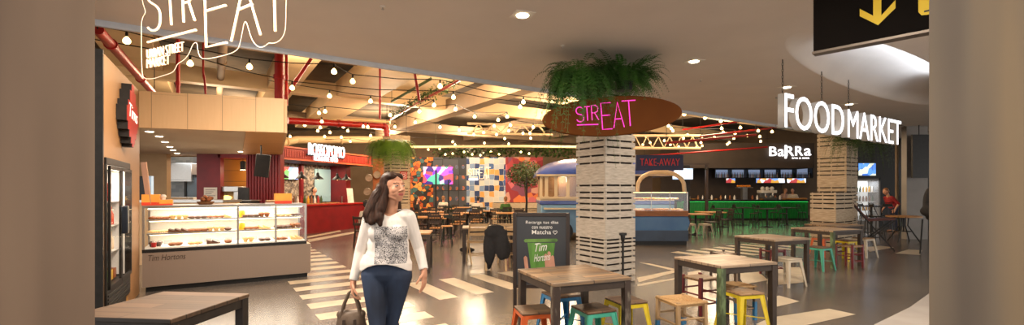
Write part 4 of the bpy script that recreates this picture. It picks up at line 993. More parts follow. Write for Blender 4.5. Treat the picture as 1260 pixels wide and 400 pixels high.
garland('green garland along the duct behind the white ceiling edge', [ATH(482, 141, 4.35), ATH(520, 118, 4.35), ATH(560, 99, 4.4)], 900, .15, M_fern3, 12, .4)
# potted tree
tr_ = thing('potted_tree', 'potted tree with dense dark crown in front of the pink mural', 'tree', (mx(647, 19), 19, 0))
MB().lathe([(.26,0),(.32,.5),(.34,.52),(.3,.52)], 18).build('pot', M_oak_dark, tr_)
MB().tube([(0,0,.45), (.04,0,1.1), (-.03,.02,1.7), (0,0,2.2)], [.05,.045,.04,.03], 8).build('trunk', pm('bark', (86,66,46), (66,48,34), 16, .8), tr_)
r = random.Random(5); m = MB()
for i in range(1700):
    v = Vector((r.gauss(0,1), r.gauss(0,1), r.gauss(0,1))).normalized()*(r.random()**.4); p = Vector((v.x*.78, v.y*.78, 2.25+v.z*.55)); d = Vector((r.uniform(-1,1), r.uniform(-1,1), r.uniform(-1,.4))).normalized(); s_ = d.orthogonal().normalized()*.03; L_ = r.uniform(.08,.15)
    m.add([p, p+d*L_*.5+s_, p+d*L_, p+d*L_*.5-s_], [(0,1,2,3)])
m.build('foliage', pm('tree leaf', (62,76,28), (34,46,14), 5, .6), tr_, smooth=0, fix=False)

# ================================================================ FOOD BUS
BY = 14.0; bxx = lambda px: (px-CX)/F*BY
X0 = bxx(661); X1 = 5.0
bus = thing('food_bus', 'vintage blue and cream food bus with rounded roof behind the crate pillar', 'bus', (X0, BY, 0))
LB = X1-X0; DB = 2.3
M_bl = pm('bus blue', (56,80,150), (44,64,128), 2, .3, 0, (1,1,1), 0, 3, .4); M_cr = pm('bus cream', (206,186,150), (196,174,138), 2, .4, 0, (1,1,1), 0, 3, .3); M_lb = pm('bus pale blue', (110,150,180), (96,136,168), 2, .35)
b = MB(); b.bx(.12, LB, 0, DB, .25, 1.12); b.build('lower_body', M_lb, bus, bevel=.03)
MB().bx(.08, LB, -.02, DB+.02, 1.12, 1.24).build('blue_band', M_bl, bus, bevel=.02)
MB().bx(.1, LB, .03, DB-.03, 1.24, 1.32).build('window_sill', M_cr, bus)
# windows: cream posts with rounded openings
def rounded(x0, x1, z0, z1, r, n=5):
    p = []
    for cx_, cz_, a0 in ((x1-r, z0+r, -90), (x1-r, z1-r, 0), (x0+r, z1-r, 90), (x0+r, z0+r, 180)):
        for k in range(n+1): a = R(a0+90*k/n); p.append((cx_+r*math.cos(a), cz_+r*math.sin(a)))
    return p
def holed_panel(outer, holes, y0, y1):
    bm = bmesh.new(); ed = []
    for lp in [outer]+holes:
        vs = [bm.verts.new((x, y0, z)) for x, z in lp]; ed += [bm.edges.new((vs[i], vs[(i+1) % len(vs)])) for i in range(len(vs))]
    bmesh.ops.triangle_fill(bm, use_beauty=True, use_dissolve=False, edges=ed)
    g = bmesh.ops.extrude_face_region(bm, geom=bm.faces[:]); bmesh.ops.translate(bm, verts=[v for v in g['geom'] if isinstance(v, bmesh.types.BMVert)], vec=(0, y1-y0, 0))
    bmesh.ops.recalc_face_normals(bm, faces=bm.faces); me = bpy.data.meshes.new('panel'); bm.to_mesh(me); bm.free(); return me
wins = []; wx = .12; 
for w_ in (.12, .24, .31, .31, .31): wins.append((wx+.04, wx+w_)); wx += w_+.055
me = holed_panel([(.08, 1.3), (2.3, 1.3), (2.3, 2.04), (.08, 2.04)], [rounded(a, c, 1.36, 1.98, .05) for a, c in wins], 0, .06); me.materials.append(M_cr)
wp = link('window_panel', me, bus)
for a, c in wins: MB().bx(a-.01, c+.01, .05, .055, 1.34, 2.0).build('window_pane', M_glass, wp)
MB().bx(.15, 2.9, .5, DB-.05, 1.32, 2.0).build('interior', pm('bus interior', (150,112,70), (116,84,52), 2, .7), bus)
# rounded roof: half-barrel with a rounded left end
rf = MB(); nx, ny = 14, 12; vs = []
for i in range(nx+1):
    u = i/nx; x = LB*(u**1.8); s_ = min(1, (x/1.4)); s_ = math.sqrt(max(0, 1-(1-s_)**2))
    for j in range(ny+1):
        a = PI*j/ny; vs.append((x-.02, DB/2-(DB/2+.06)*math.cos(a)*(1 if 1 else s_), 2.04+.56*math.sin(a)*s_+.0))
fs = [(i*(ny+1)+j, (i+1)*(ny+1)+j, (i+1)*(ny+1)+j+1, i*(ny+1)+j+1) for i in range(nx) for j in range(ny)]
rf.add(vs, fs); rf.bx(-.02, LB, -.06, DB+.06, 2.0, 2.06); rf.build('roof', M_bl, bus)
MB().bx(-.03, LB, -.075, -.055, 2.0, 2.05).build('roof_trim', M_cr, bus)
MB().bx(.2, 2.4, -.3, 0, .98, 1.02).build('serving_shelf', M_cr, bus)
for x in (.8, 3.6):
    w_ = MB(); w_.cyl((x, -.02, .3), (x, .2, .3), .3, n=20); w_.build('wheel', M_black, bus)
# right part: arched cream canopy opening, display case and navy sign
px0 = (783-CX)/F*13.5; xr0 = bxx(776)-X0; 
ar = MB(); 
cx_, wd, hz = (bxx(812)-X0), .72, 2.12
pts = [(cx_-wd*math.cos(PI*k/12)*1.0, 1.5+.0+(hz-1.5)*math.sin(PI*k/12)**.6) for k in range(13)]
ar.tube([(x, -.1, z) for x, z in pts], .065, 8); ar.build('canopy_arch', M_cr, bus)
MB().bx(cx_-wd-.25, cx_-wd+.5, .05, .5, 1.1, 2.02).build('inner_panel', M_dark, bus)
dc = thing('bus_display_case', 'glass pastry case with blue rounded front at the right end of the bus', 'display case', (bxx(776)*.94, 12.9, 0))
WC = (844-776)/F*12.9; 
m = MB(); m.vprism([(0,.12),(WC,.12),(WC,.45),(WC+.06,.62),(WC,.82),(0,.82)], 0, .95); m.build('case_body', pm('case blue', (40,84,134), (70,112,150), 1.2, .25), dc, bevel=.03)
MB().bx(0, WC, -.01, .95, .12, .42).build('lower_panel', pm('dark blue steel', (52,70,92), (40,54,74), 2, .35), dc); MB().bx(.03, WC-.03, .05, .9, 0, .12).build('plinth', M_black, dc)
MB().bx(0, WC, 0, .9, .82, .97).build('wood_rail', pm('amber rail', (150,92,40), (126,74,30), 4, .5, 0, (1,1,5)), dc)
MB().bx(0, WC, .03, .04, .97, 1.5).build('front_glass', M_glass, dc); MB().bx(0, WC, .03, .7, 1.5, 1.515).build('glass_top', M_glass, dc); MB().bx(.02, WC-.02, .2, .7, 1.27, 1.285).build('glass_shelf', M_glass, dc)
for x in (0, .52, 1.05, WC-.02): MB().bx(x, x+.02, .03, .05, .97, 1.515).build('post', M_steel, dc)
MB().bx(.02, WC-.02, .1, .13, 1.49, 1.5).build('light_strip', em('bus case light', (255,206,130), 6), dc)
for z, y, n_, rn in ((.972, .25, 13, 'deck'), (.972, .45, 13, 'deck'), (1.287, .3, 12, 'shelf'), (1.287, .5, 12, 'shelf')):
    for k in range(n_):
        kk = (k//3+int(z*3)) % 4; o = pastry(0 if kk % 2 == 0 else 2).build(['ring_doughnut', 'bread_roll'][kk % 2], Mp[[0,5,2,3][kk]], None, (dc.location.x+.1+.112*k, 12.9+y, z), rnd.uniform(-1, 1)); o.scale = (1.25,)*3
        tag(o, '%s %s on the %s of the bus display case' % (['golden', 'pale', 'iced', 'brown'][kk], ['ring doughnut', 'bread roll'][kk % 2], rn), 'pastry', '%s pastries, bus case %s' % (['golden', 'pale', 'iced', 'brown'][kk], rn))
ta = thing('takeaway_sign', 'navy board with red letters over the bus display case', 'sign', (bxx(783)*.93, 13.0, 2.13), R(-2))
WT = (838-781)/F*13.0; MB().bx(-.02, WT, 0, .08, 0, .44).build('board', pm('navy board', (24,28,70), (18,22,56), 2, .5), ta, bevel=.008)
lettering('lettering', 'TAKE-AWAY', WT*.84, .2, .02, em('red neon letters', (190,36,40), .12), ta, (.1, -.002, .13), -.012); MB().bx(.2, .26, .08, 1.0, .1, .16).build('bracket', M_black, ta)
light('AREA', 'lamp bus case', (dc.location.x+WC/2, 13.3, 1.47), 16, (1, .78, .48), WC*.9, None, .3); light('POINT', 'lamp bus', (3.9, 14.6, 1.9), 18, WARM, .1); light('POINT', 'lamp bus', (1.6, 14.3, 1.9), 10, WARM, .1)

# ================================================================ TABLES, CHAIRS IN THE HALL
M_hwood = planks('hall table wood', [(150,104,58),(176,126,74),(190,140,86)], .12, 1, .45, 'x', (90,60,34)); M_hdark = pm('dark chair wood', (52,38,30), (40,28,22), 9, .5); M_hgreen = pm('dark green metal', (34,44,34), (26,34,26), 9, .45, .3); M_hpale = pm('pale folding wood', (190,160,118), (170,138,98), 9, .6)
def pedestal(loc, w, dpt, label, rz=0, mt=None, h=.74, group=None):
    t = thing('cafe_table', label, 'table', loc, rz, group); MB().bx(-w/2, w/2, -dpt/2, dpt/2, h-.035, h).build('tabletop', mt or M_hwood, t, bevel=.005)
    MB().cyl((0,0,.03), (0,0,h-.035), .035).build('column', M_black, t); MB().lathe([(.24,0),(.24,.015),(.05,.035),(.035,.06)], 18).build('base', M_black, t); return t
def chair(loc, rz, mt, label, seat=None, h=.45, back=.85, group=None):
    t = thing('dining_chair', label, 'chair', loc, rz, group); w_ = .2
    MB().bx(-w_, w_, -w_, w_, h-.03, h).build('seat', seat or mt, t, bevel=.008)
    for sx_ in (-1, 1):
        MB().bar((sx_*(w_-.0), -w_, 0), (sx_*(w_-.025), -w_+.025, h-.03), .032).build('leg', mt, t); MB().bar((sx_*w_, w_+.03, 0), (sx_*(w_-.02), w_-.01, h), .034).build('leg', mt, t)
    b = MB()
    for sx_ in (-1, 1): b.bar((sx_*(w_-.02), w_-.01, h), (sx_*(w_-.02), w_+.07, back), .032)
    for z in (h+.18, back-.05): b.bar((-w_, w_+.03+(z-h)*.1, z), (w_, w_+.03+(z-h)*.1, z), .018, .07)
    for x in (-.08, 0, .08): b.bar((x, w_+.0, h), (x, w_+.06, back-.05), .014)
    b.build('backrest', mt, t); s_ = MB(); s_.cyl((-w_, -w_+.01, .2), (w_, -w_+.01, .2), .01, n=6); s_.cyl((-w_, -w_, .25), (-w_, w_, .25), .01, n=6); s_.cyl((w_, -w_, .25), (w_, w_, .25), .01, n=6); s_.build('stretchers', mt, t); return t
def bar_stool(loc, rz, mt, label, seat=None, h=.62, back=0, group=None):
    t = thing('bar_stool', label, 'stool', loc, rz, group); MB().lathe([(.15,h-.03),(.165,h-.02),(.165,h-.005),(.15,h)], 18).build('seat', seat or M_hwood, t)
    for a in (45, 135, 225, 315): MB().cyl((.2*math.cos(R(a)), .2*math.sin(R(a)), 0), (.12*math.cos(R(a)), .12*math.sin(R(a)), h-.03), .014, n=8).build('leg', mt, t)
    MB().tube([(.175*math.cos(2*PI*k/14), .175*math.sin(2*PI*k/14), .22) for k in range(14)], .009, 6, closed=True).build('foot_ring', mt, t)
    if back:
        b = MB(); b.tube([(-.15,.06,h-.02),(-.16,.16,h+.2),(-.1,.19,h+back),(.1,.19,h+back),(.16,.16,h+.2),(.15,.06,h-.02)], .011, 6); b.bx(-.12, .12, .17, .195, h+back-.12, h+back-.03); b.build('backrest', mt, t)
    return t
table((-1.92, 8.85, 0), R(6), .7, .7, 'wooden table corner just right of the woman', M_hwood, Ml3)
bar_stool((-1.80, 12.6, 0), 0, M_hgreen, 'dark green stool with round wooden seat, backed, in the hall', M_hwood, .58, .32)
table((-.52, 10.1, 0), R(5), 1.15, .7, 'pale plank table with papers and dishes, folding chair in front', Mt2, M_hdark)
# folding chair with crossed legs
def folding(loc, rz, label):
    t = thing('folding_chair', label, 'chair', loc, rz); w_ = .2
    for sx_ in (-1, 1):
        MB().bar((sx_*w_, -.22, 0), (sx_*w_, .2, .86), .026).build('leg', M_hpale, t); MB().bar((sx_*(w_-.035), .22, 0), (sx_*(w_-.035), -.2, .46), .026).build('leg', M_hpale, t)
    s_ = MB()
    for k in range(6): s_.bx(-w_, w_, -.2+.068*k, -.145+.068*k, .445, .462)
    s_.build('seat', M_hpale, t); b = MB()
    for z in (.62, .72, .82): b.bar((-w_, -.22+.42*z/.86, z), (w_, -.22+.42*z/.86, z), .016, .06)
    b.build('backrest', M_hpale, t); c = MB(); c.bar((-w_, -.13, .18), (w_, -.13, .18), .02); c.bar((-w_, .13, .18), (w_, .13, .18), .02); c.build('stretchers', M_hpale, t); return t
folding((-.74, 9.75, 0), R(195), 'pale wooden folding chair at the plank table in the hall')
folding((-.1, 9.85, 0), R(170), 'second pale folding chair right behind the coat chair')
cc = chair((-.27, 9.0, 0), R(170), M_hpale, 'pale chair under a black coat beside the poster stand')
M_coat = pm('black coat cloth', (20,19,20), (32,30,32), 14, .85, 0, (1,1,1), .3)
m = MB(); m.ell((0, .24, .74), (.24, .09, .16)); m.ell((-.12, .25, .5), (.14, .09, .3)); m.ell((.13, .22, .45), (.13, .09, .36)); m.ell((.16, .16, .2), (.08, .08, .2)); m.ell((-.02, .2, .62), (.2, .1, .22)); m.ell((-.2, .2, .42), (.09, .08, .2))
o = remeshed('black_coat', m, .018, M_coat, None, (-.27, 9.0, 0), R(170), 6); tag(o, 'black coat hung over the chair back beside the poster stand', 'coat')
m = MB(); m.ell((0,0,.07), (.16,.08,.07)); m.ell((.14,.03,.05), (.1,.06,.05)); m.cap((-.1,0,.1), (.05,.02,.14), .012); o = remeshed('black_bag', m, .012, M_coat, None, tuple(GR(573, 310.5)), .3, 4); tag(o, 'small black bag lying on the floor left of the folding chair', 'bag')
for k, (x, y, w_, d_, mt) in enumerate(((-.75, 10.05, .24, .3, M_white), (-.35, 9.95, .2, .14, M_white))):
    o = MB().bx(-w_/2, w_/2, -d_/2, d_/2, 0, .012+.01*k).build('paper_sheet' if k == 0 else 'napkin_pad', mt, None, (x, y, .75), .3*k+.2); tag(o, ['white paper sheet on the plank table in the hall', 'small white napkin pad on the plank table in the hall'][k], 'paper')
for k, (x, y) in enumerate(((-.5, 10.2), (-.15, 10.05), (-.05, 10.25))):
    o = MB().lathe([(.035,0),(.1,.015),(.105,.02),(.05,.012),(.002,.01)], 18).build('plate', M_white, None, (x, y, .75)); tag(o, ['white plate at the middle of the hall plank table', 'white plate at the near right of the hall plank table', 'white plate at the far right of the hall plank table'][k], 'plate')
hall_tabs = [(527, 268.5, 14.2, 'left'), (551, 264.5, 15.8, 'middle'), (529, 263.5, 17.6, 'rear left'), (575, 262.5, 17.0, 'centre'), (600, 259.5, 18.6, 'right'), (545, 256, 21, 'back'), (565, 254, 22.5, 'far back'), (628, 262, 16.8, 'right near crate wall')]
for i, (px, py, Y, nm) in enumerate(hall_tabs):
    x = (px-CX)/F*Y; pedestal((x, Y, 0), 1.05, .75, 'wooden café table, %s one in the group before the mural' % nm, R(3*(i % 3)))
    for j, (dx, dy, rz) in enumerate(((-.35, -.62, 180), (.36, -.62, 176), (-.3, .62, 0), (.35, .62, 5))):
        if (i+j) % 4 == 3: continue
        chair((x+dx, Y+dy, 0), R(rz), M_hdark if (i+j) % 3 else M_hgreen, 'dark wooden chair at the %s table before the mural' % nm, M_hwood if j % 2 else None, group='chairs at the %s table' % nm)
for k, (px, Y, lb) in enumerate(((536.5, 16.6, 'dark parasol-like post beside the television'), (648, 15.2, 'slim dark post in front of the tree'), (552, 19.6, 'slim dark post right of the television'))):
    o = thing('support_post', lb, 'post', ((px-CX)/F*Y, Y, 0)); MB().cyl((0,0,.03), (0,0,2.3 if k == 0 else 2.0), .03).build('pole', M_black, o); MB().lathe([(.18,0),(.18,.02),(.04,.05)], 16).build('foot', M_black, o)
# ================================================================ BAR WITH GREEN FRONT
YB2 = 24.0
rx = lambda px, Y=YB2: (px-CX)/F*Y
M_green = pm('green bar front', (20,130,50), (10,104,38), 1.5, .4)
br = thing('bar_counter', 'long bar counter with glowing green front and black top', 'bar', (rx(838), YB2, 0))
LBR = rx(994)-rx(838); MB().bx(0, LBR, 0, .6, .1, .98).build('green_front', M_green, br)
pn = MB()
for k in range(int(LBR/.12)): pn.bx(.12*k, .12*k+.03, -.02, 0, .1, .98)
pn.build('front_ribs', M_green, br); MB().bx(-.05, LBR, -.12, .75, .98, 1.08).build('counter_top', M_black, br); MB().bx(0, LBR, .03, .58, 0, .1).build('plinth', M_black, br)
MB().bx(.05, LBR-.05, -.1, -.07, .965, .979).build('light_strip', em('green strip light', (60,255,110), 1.2), br)
light('AREA', 'lamp bar front', (rx(916), YB2-.5, .95), 9, (.2, 1, .35), LBR, (R(-55), 0, 0), .1)
struct(MB().bx(rx(836), rx(1004), 27.0, 27.1, 0, 4.2).build('wall_bar', M_dark, smooth=0))
fb = MB(); fb.bx(rx(836, 23.4), rx(1002, 23.4), 23.4, 23.6, 2.72, 4.0); struct(fb.build('trim_20', M_dark, smooth=0))
struct(MB().bx(rx(836, 23.4), rx(1002, 23.4), 23.6, 27.0, 2.72, 2.8).build('ceiling_bar', pm('dark bar ceiling', (50,42,36), (44,36,30), 2, .7), smooth=0))
ba = thing('letter_sign', 'white lit letters BaRRa on the taupe bar fascia', 'sign', (rx(947, 23.3), 23.34, 0))
z_ = lambda py: H-(py-CY)/F*23.3
a0 = rx(947, 23.3)
def bl(txt, p0, p1, top, bot): lettering('lettering', txt, rx(p1, 23.3)-rx(p0, 23.3), z_(top)-z_(bot), .06, M_ledw, ba, (rx(p0, 23.3)-a0, 0, z_(bot)), .004)
bl('B', 947, 956, 180.5, 192); bl('a', 957.5, 965, 183.5, 192.3); bl('R', 967, 976, 178.5, 194.5) if False else bl('R', 967, 977, 180, 192); bl('R', 979, 988, 180, 191.5); bl('a', 990, 998, 182.5, 191.5)
MB().bx(rx(966, 23.3)-a0, rx(968, 23.3)-a0, -.06, 0, z_(195), z_(178.5)).build('letter_stem', M_ledw, ba); lettering('small_lettering', 'BAR & BEER', .9, .08, .02, M_ledw, ba, (rx(975, 23.3)-a0, 0, z_(195.5)))
# shelf grid hung over the back bar with bottles and menu screens
sf = thing('hanging_shelf', 'black hanging shelf grid full of bottles above the bar', 'shelf', (rx(880, 25), 25.0, 0)); 
zt_, zb_ = H+(235-206)/F*25, H+(235-218.5)/F*25; WS = rx(1000, 25)-rx(880, 25)
m = MB(); m.bx(0, WS, 0, .4, zb_-.04, zb_); m.bx(0, WS, 0, .4, zt_, zt_+.04)
for k in range(7): m.bx(WS*k/6-.03, WS*k/6+.03, 0, .4, zb_, zt_)
m.build('shelf_frame', M_black, sf)
for k in (1, 5): MB().cyl((WS*k/6, .2, zt_), (WS*k/6, .2, 2.75), .015).build('hanger_rod', M_black, sf)
MB().bx(.05, WS-.05, .36, .39, zb_, zt_).build('back_light', em('cool shelf glow', (170,186,220), .35), sf)
bc_ = [pm('bottle amber', (150,100,50), None, 8, .3), pm('bottle pale', (206,200,190), None, 8, .3), pm('bottle violet', (96,80,110), None, 8, .3), pm('green bottle', (60,90,30))]
pb = None
for k in range(60):
    x = .08+WS*k/60.5; i_ = (k*7) % 4
    if abs((x/(WS/6)) % 1-.5) > .46: continue
    o = MB().lathe([(.035,0),(.035,.16),(.014,.23),(.014,.29)], 8).build('liquor_bottle', bc_[i_], None, (sf.location.x+x, 25.2, zb_+.001)); tag(o, '%s bottle on the hanging shelf above the bar' % ['amber', 'pale', 'violet', 'green'][i_], 'bottle', '%s bottles on the hanging shelf' % ['amber', 'pale', 'violet', 'green'][i_])
ms1 = vor('bar menu screen', [(120,160,220),(220,226,236),(206,150,60),(90,130,200),(170,60,60),(200,210,230)], 4, .3, 1, (1,1,1), 1.2)
for a, b, lb in ((893, 905, 'narrow blue menu screen at the left under the hanging shelf'), (930, 966, 'wide colourful menu screen under the hanging shelf'), (968, 992, 'menu screen at the right under the hanging shelf')):
    w_ = rx(b, 26)-rx(a, 26); screen(lb, (rx((a+b)/2, 26), 26.0, H+(235-222)/F*26), w_, .32, 0, ms1)
for k, (px, lb) in enumerate(((876, 'low steel back-bar cabinet at the left'), (955, 'low steel back-bar cabinet at the right'))):
    o = thing('back_cabinet', lb, 'cabinet', (rx(px, 26.4), 26.4, 0)); MB().bx(-1.6, 1.6, -.3, .3, 0, 1.0).build('cabinet_body', M_black, o); MB().bx(-1.62, 1.62, -.32, .32, 1.0, 1.05).build('worktop', M_steel, o)
# espresso machine, fruit stand, taps, screen, goods
em_ = thing('espresso_machine', 'white domed espresso machine behind the bar', 'coffee machine', (rx(944, 24.4), 24.4, 1.08)); MB().bx(-.4, .4, -.25, .25, 0, .12).build('base', M_steel, em_); MB().bx(-.42, .42, -.2, .27, .35, .5).build('top_box', M_white, em_, bevel=.02); MB().bx(-.38, .38, .05, .25, .12, .35).build('back', M_steel, em_)
for x in (-.25, 0, .25): MB().ell((x, 0, .58), (.11,.1,.12)).build('dome', M_white, em_)
for x in (-.2, .2): MB().cyl((x, -.18, .2), (x, -.18, .35), .035).build('group_head', M_steel, em_)
fs_ = thing('fruit_stand', 'tall stand topped with a tray of oranges on the bar', 'stand', (rx(915, 24.4), 24.35, 1.08)); MB().bx(-.4, .4, -.15, .15, .62, .66).build('tray', M_steel, fs_); MB().bx(-.12, .12, -.12, .12, 0, .62).build('stand_body', M_steel, fs_)
for k in range(14):
    o = MB().ell((0,0,.06), .06, nu=10, nv=6).build('orange_fruit', pm('orange peel', (226,140,40), (206,120,30), 20, .5), None, (rx(915, 24.4)-.36+.052*k, 24.35+(.06 if k % 2 else -.06), 1.74)); tag(o, 'orange lying on the tray of the tall bar stand', 'fruit', 'oranges on the bar stand')
for k in range(26):
    px = 848+5.6*k; i_ = k % 5; q = (rx(px, 24.2), 24.22, 1.08); mt = [M_white, Mp[0], bc_[0], M_steel, Mp[3]][i_]
    if 907 < px < 923 or 966 < px < 990: continue
    if i_ == 1: o = MB().lathe([(.09,0),(.14,.05),(.13,.05),(.08,.012)], 14).build('serving_bowl', mt, None, q); tag(o, 'brown serving bowl on the black bar top', 'bowl', 'bowls on the bar')
    else: o = MB().lathe([(.05,0),(.055,.02),(.055,.15),(.02,.2),(.02,.24)], 10).build('bar_bottle', mt, None, q); tag(o, '%s bottle on the black bar top' % ['white', '', 'amber', 'steel', 'brown'][i_], 'bottle', '%s bottles on the bar' % ['white', '', 'amber', 'steel', 'brown'][i_])
for k in range(12):
    q = (rx(970, 24.2)+.055*k*1.6, 24.25, 1.08); o = pastry(2).build('bread_roll', Mp[0], None, q); o.scale = (1.4, 1.4, 1.8); tag(o, 'golden roll in the row at the right end of the bar', 'bread', 'rolls at the right end of the bar')
screen('white and blue order screen left of the bar beside the bus', AT(840, 214, 20), .9, .52, R(-6), vor('pale order screen', [(206,220,234),(190,206,226),(150,180,214)], 3, .3, 0, (1,1,1), 1.2)); 
o = thing('screen_post', 'dark column carrying the pale order screen', 'post', (rx(846, 20.3), 20.4, 0)); MB().bx(-.12, .12, -.06, .06, 0, 2.7).build('post_body', M_black, o)
gpst = thing('support_post', 'thin brown post between the bus and the bar', 'post', (rx(869.5, 19), 19.0, 0)); MB().bx(-.05, .05, -.05, .05, 0, 2.62).build('pole', M_hdark, gpst); MB().bx(-1.3, .1, -.05, .05, 2.62, 2.7).build('arm', M_hdark, gpst); MB().lathe([(.05, 2.42), (.09, 2.45), (.03, 2.6)], 12).build('lamp_head', M_black, gpst)
# high tables, stools and chairs in front of the bar
for k, (px, py, lb) in enumerate(((889, 256.5, 'left'), (914, 254.5, 'second'), (944, 256, 'third'), (968, 255, 'fourth'))):
    Y = 19.3+1.1*(k % 2); x = rx(px, Y); pedestal((x, Y, 0), .75, .75, 'small dark bar table, %s before the green bar' % lb, 0, M_hdark, .8)
    for j, dx in enumerate((-.62, .62)): bar_stool((x+dx, Y-.1, 0), R(90 if j else -90), M_black, '%s stool at the %s bar table' % (['left black', 'right black'][j], lb), M_hdark, .6, .35)
for k, (px, Y) in enumerate(((874, 17.5), (856, 16.0))):
    x = rx(px, Y); pedestal((x, Y, 0), .9, .8, '%s brown table between the bus and the bar' % ['rear', 'front'][k], 0, M_hwood)
    for j, dx in enumerate((-.6, .6)): chair((x+dx, Y+.1, 0), R(90 if j == 0 else -90), M_hdark, '%s dark chair at the %s brown table by the bus' % (['left', 'right'][j], ['rear', 'front'][k]))
metal_stool((rx(848, 15.2), 15.2, 0), R(10), P_cr, 'left pale metal stool beside the bus'); metal_stool((rx(866, 15.2), 15.1, 0), R(10), P_cr, 'right pale metal stool beside the bus')
# ================================================================ FAR RIGHT
screen('blue screen high above the glass-door fridge', AT(1067, 208.5, 18.6), .74, .54, 0, vor('blue screen', [(70,120,200),(84,140,214),(200,206,190),(60,104,186)], 4, .3, 1, (1,1,1), 1.3))
RF = thing('display_fridge', 'tall glass-door drinks fridge left of the person in red', 'fridge', (rx(1067, 19), 19.0, 0)); w_ = .55
m = MB(); m.bx(-w_, -w_+.06, 0, .7, 0, 2.05); m.bx(w_-.06, w_, 0, .7, 0, 2.05); m.bx(-w_, w_, 0, .7, 1.97, 2.05); m.bx(-w_, w_, 0, .7, 0, .3); m.bx(-w_, w_, .64, .7, 0, 2.05); m.build('cabinet_body', pm('grey fridge', (120,116,112), (108,104,100), 3, .4), RF)
MB().bx(-w_+.06, w_-.06, .6, .64, .3, 1.97).build('back_light', em('fridge back light', (240,240,236), .5), RF); MB().bx(-w_+.06, w_-.06, .0, .01, .3, 1.97).build('door_glass', M_glass, RF)
for z in (.32, .72, 1.1, 1.5):
    MB().bx(-w_+.06, w_-.06, .1, .6, z-.015, z).build('shelf', M_steel, RF)
    for k in range(7):
        i_ = (k//3+int(z*5)) % 4; o = MB().lathe([(.04,0),(.04,.15),(.02,.2),(.02,.24)], 8).build('drink_bottle', [Myl, M_white, bc_[0], Mgr][i_], None, (rx(1067, 19)-.4+.13*k, 19.2, z+.001)); tag(o, '%s drink bottle inside the glass-door fridge on the right' % ['yellow', 'white', 'amber', 'green'][i_], 'bottle', '%s bottles in the right fridge' % ['yellow', 'white', 'amber', 'green'][i_])
q = (rx(1067, 19), 19.3, 1.95); light('AREA', 'lamp fridge', q, 10, COOL, .8, None, .4)
for k, (px, w_, mt, Y) in enumerate(((1104.5, .07, pm('tan strip', (120,98,72), (104,84,60), 3, .6), 17.6), (1111, .2, M_black, 17.8), (1117.5, .34, pm('dark grey column', (92,88,84), (80,76,72), 2, .5), 17.4), (1130, .46, pm('pale column', (150,146,140), (138,134,128), 2, .5), 16.0))):
    o = struct(MB().bx(rx(px, Y)-w_/2, rx(px, Y)+w_/2, Y, Y+.08, 0, HC).build('trim_%d' % (21+k), mt, smooth=0))
struct(MB().bx(13.9, 19.5, 19.8, 20.0, 0, HC).build('wall_dark_right', pm('black panel wall', (20,18,17)), smooth=0))
struct(MB().bx(rx(1133, 14), rx(1160, 14), 14.5, 14.7, 0, HC).build('wall_shop', pm('shop grey', (140,134,128), (128,122,116), 2, .5), smooth=0))
o = thing('shop_banner', 'black hanging banner panel at the far right edge', 'banner', (rx(1139, 14), 14.2, 2.3)); MB().bx(-.22, .5, 0, .06, -.35, 1.0).build('panel', M_black, o); MB().cyl((0,.03,1.0), (0,.03,1.305), .012).build('rod', M_black, o)
# lounge chair of brown leather
lc = thing('lounge_chair', 'brown leather sling chair beside the crate stack', 'chair', (9.62, 12.1, 0), R(-35)); M_lea = pm('brown leather', (92,40,30), (72,30,24), 8, .45)
m = MB(); m.vprism([(-.5,1.22),(-.46,1.25),(-.12,.80),(.42,.84),(.44,.80),(-.14,.74)], -.3, .3); m.build('sling_seat', M_lea, lc)
for sy in (-.3, .3):
    MB().bar((-.5, sy, 1.24), (.4, sy, 0), .026).build('leg', M_black, lc); MB().bar((-.4, sy, 0), (.46, sy, .84), .026).build('leg', M_black, lc)
# black high table and chairs
t = pedestal((rx(1078, 15), 15.2, 0), .9, .8, 'black high table in front of the display fridge', R(20), M_black, 1.05)
for k, (px, Y, lb) in enumerate(((1066, 14.6, 'left'), (1080, 14.3, 'middle'), (1092, 15.0, 'right'))): bar_stool((rx(px, Y), Y, 0), R(20+60*k), M_black, '%s black backed stool at the black high table' % lb, M_black, .75, .4)
# round table on four splayed legs
rt = thing('industrial_table', 'round wooden top on splayed black legs near the right columns', 'table', (rx(1112, 13.8), 13.8, 0))
MB().lathe([(.42,.74),(.44,.75),(.44,.78),(.42,.79)], 24).build('tabletop', M_hwood, rt)
for a in (30, 120, 210, 300): MB().tube([(.12*math.cos(R(a)), .12*math.sin(R(a)), .74), (.1*math.cos(R(a)), .1*math.sin(R(a)), .5), (.4*math.cos(R(a)), .4*math.sin(R(a)), 0)], .018, 8).build('leg', M_black, rt)
MB().cyl((0,0,.3), (0,0,.74), .025).build('screw_column', M_black, rt); MB().tube([(.2*math.cos(2*PI*k/16), .2*math.sin(2*PI*k/16), .32) for k in range(16)], .01, 6, closed=True).build('ring', M_black, rt)
# black chair cut by the right entrance wall
bk = thing('tub_chair', 'black rounded high-back chair at the right entrance wall', 'chair', (10.32, 11.0, 0), R(20))
m = MB(); m.ell((0, .1, 1.25), (.34,.16,.44)); m.ell((0, -.1, .9), (.36,.34,.14)); m.ell((-.3,-.05,1.05), (.09,.3,.16)); m.ell((.3,-.05,1.05), (.09,.3,.16)); remeshed('shell', m, .03, M_coat, bk, None, 0, 6)
for sx_ in (-.25, .25):
    for sy_ in (-.25, .2): MB().cyl((sx_*1.15, sy_*1.15, 0), (sx_, sy_, .85), .018, n=8).build('leg', M_black, bk)

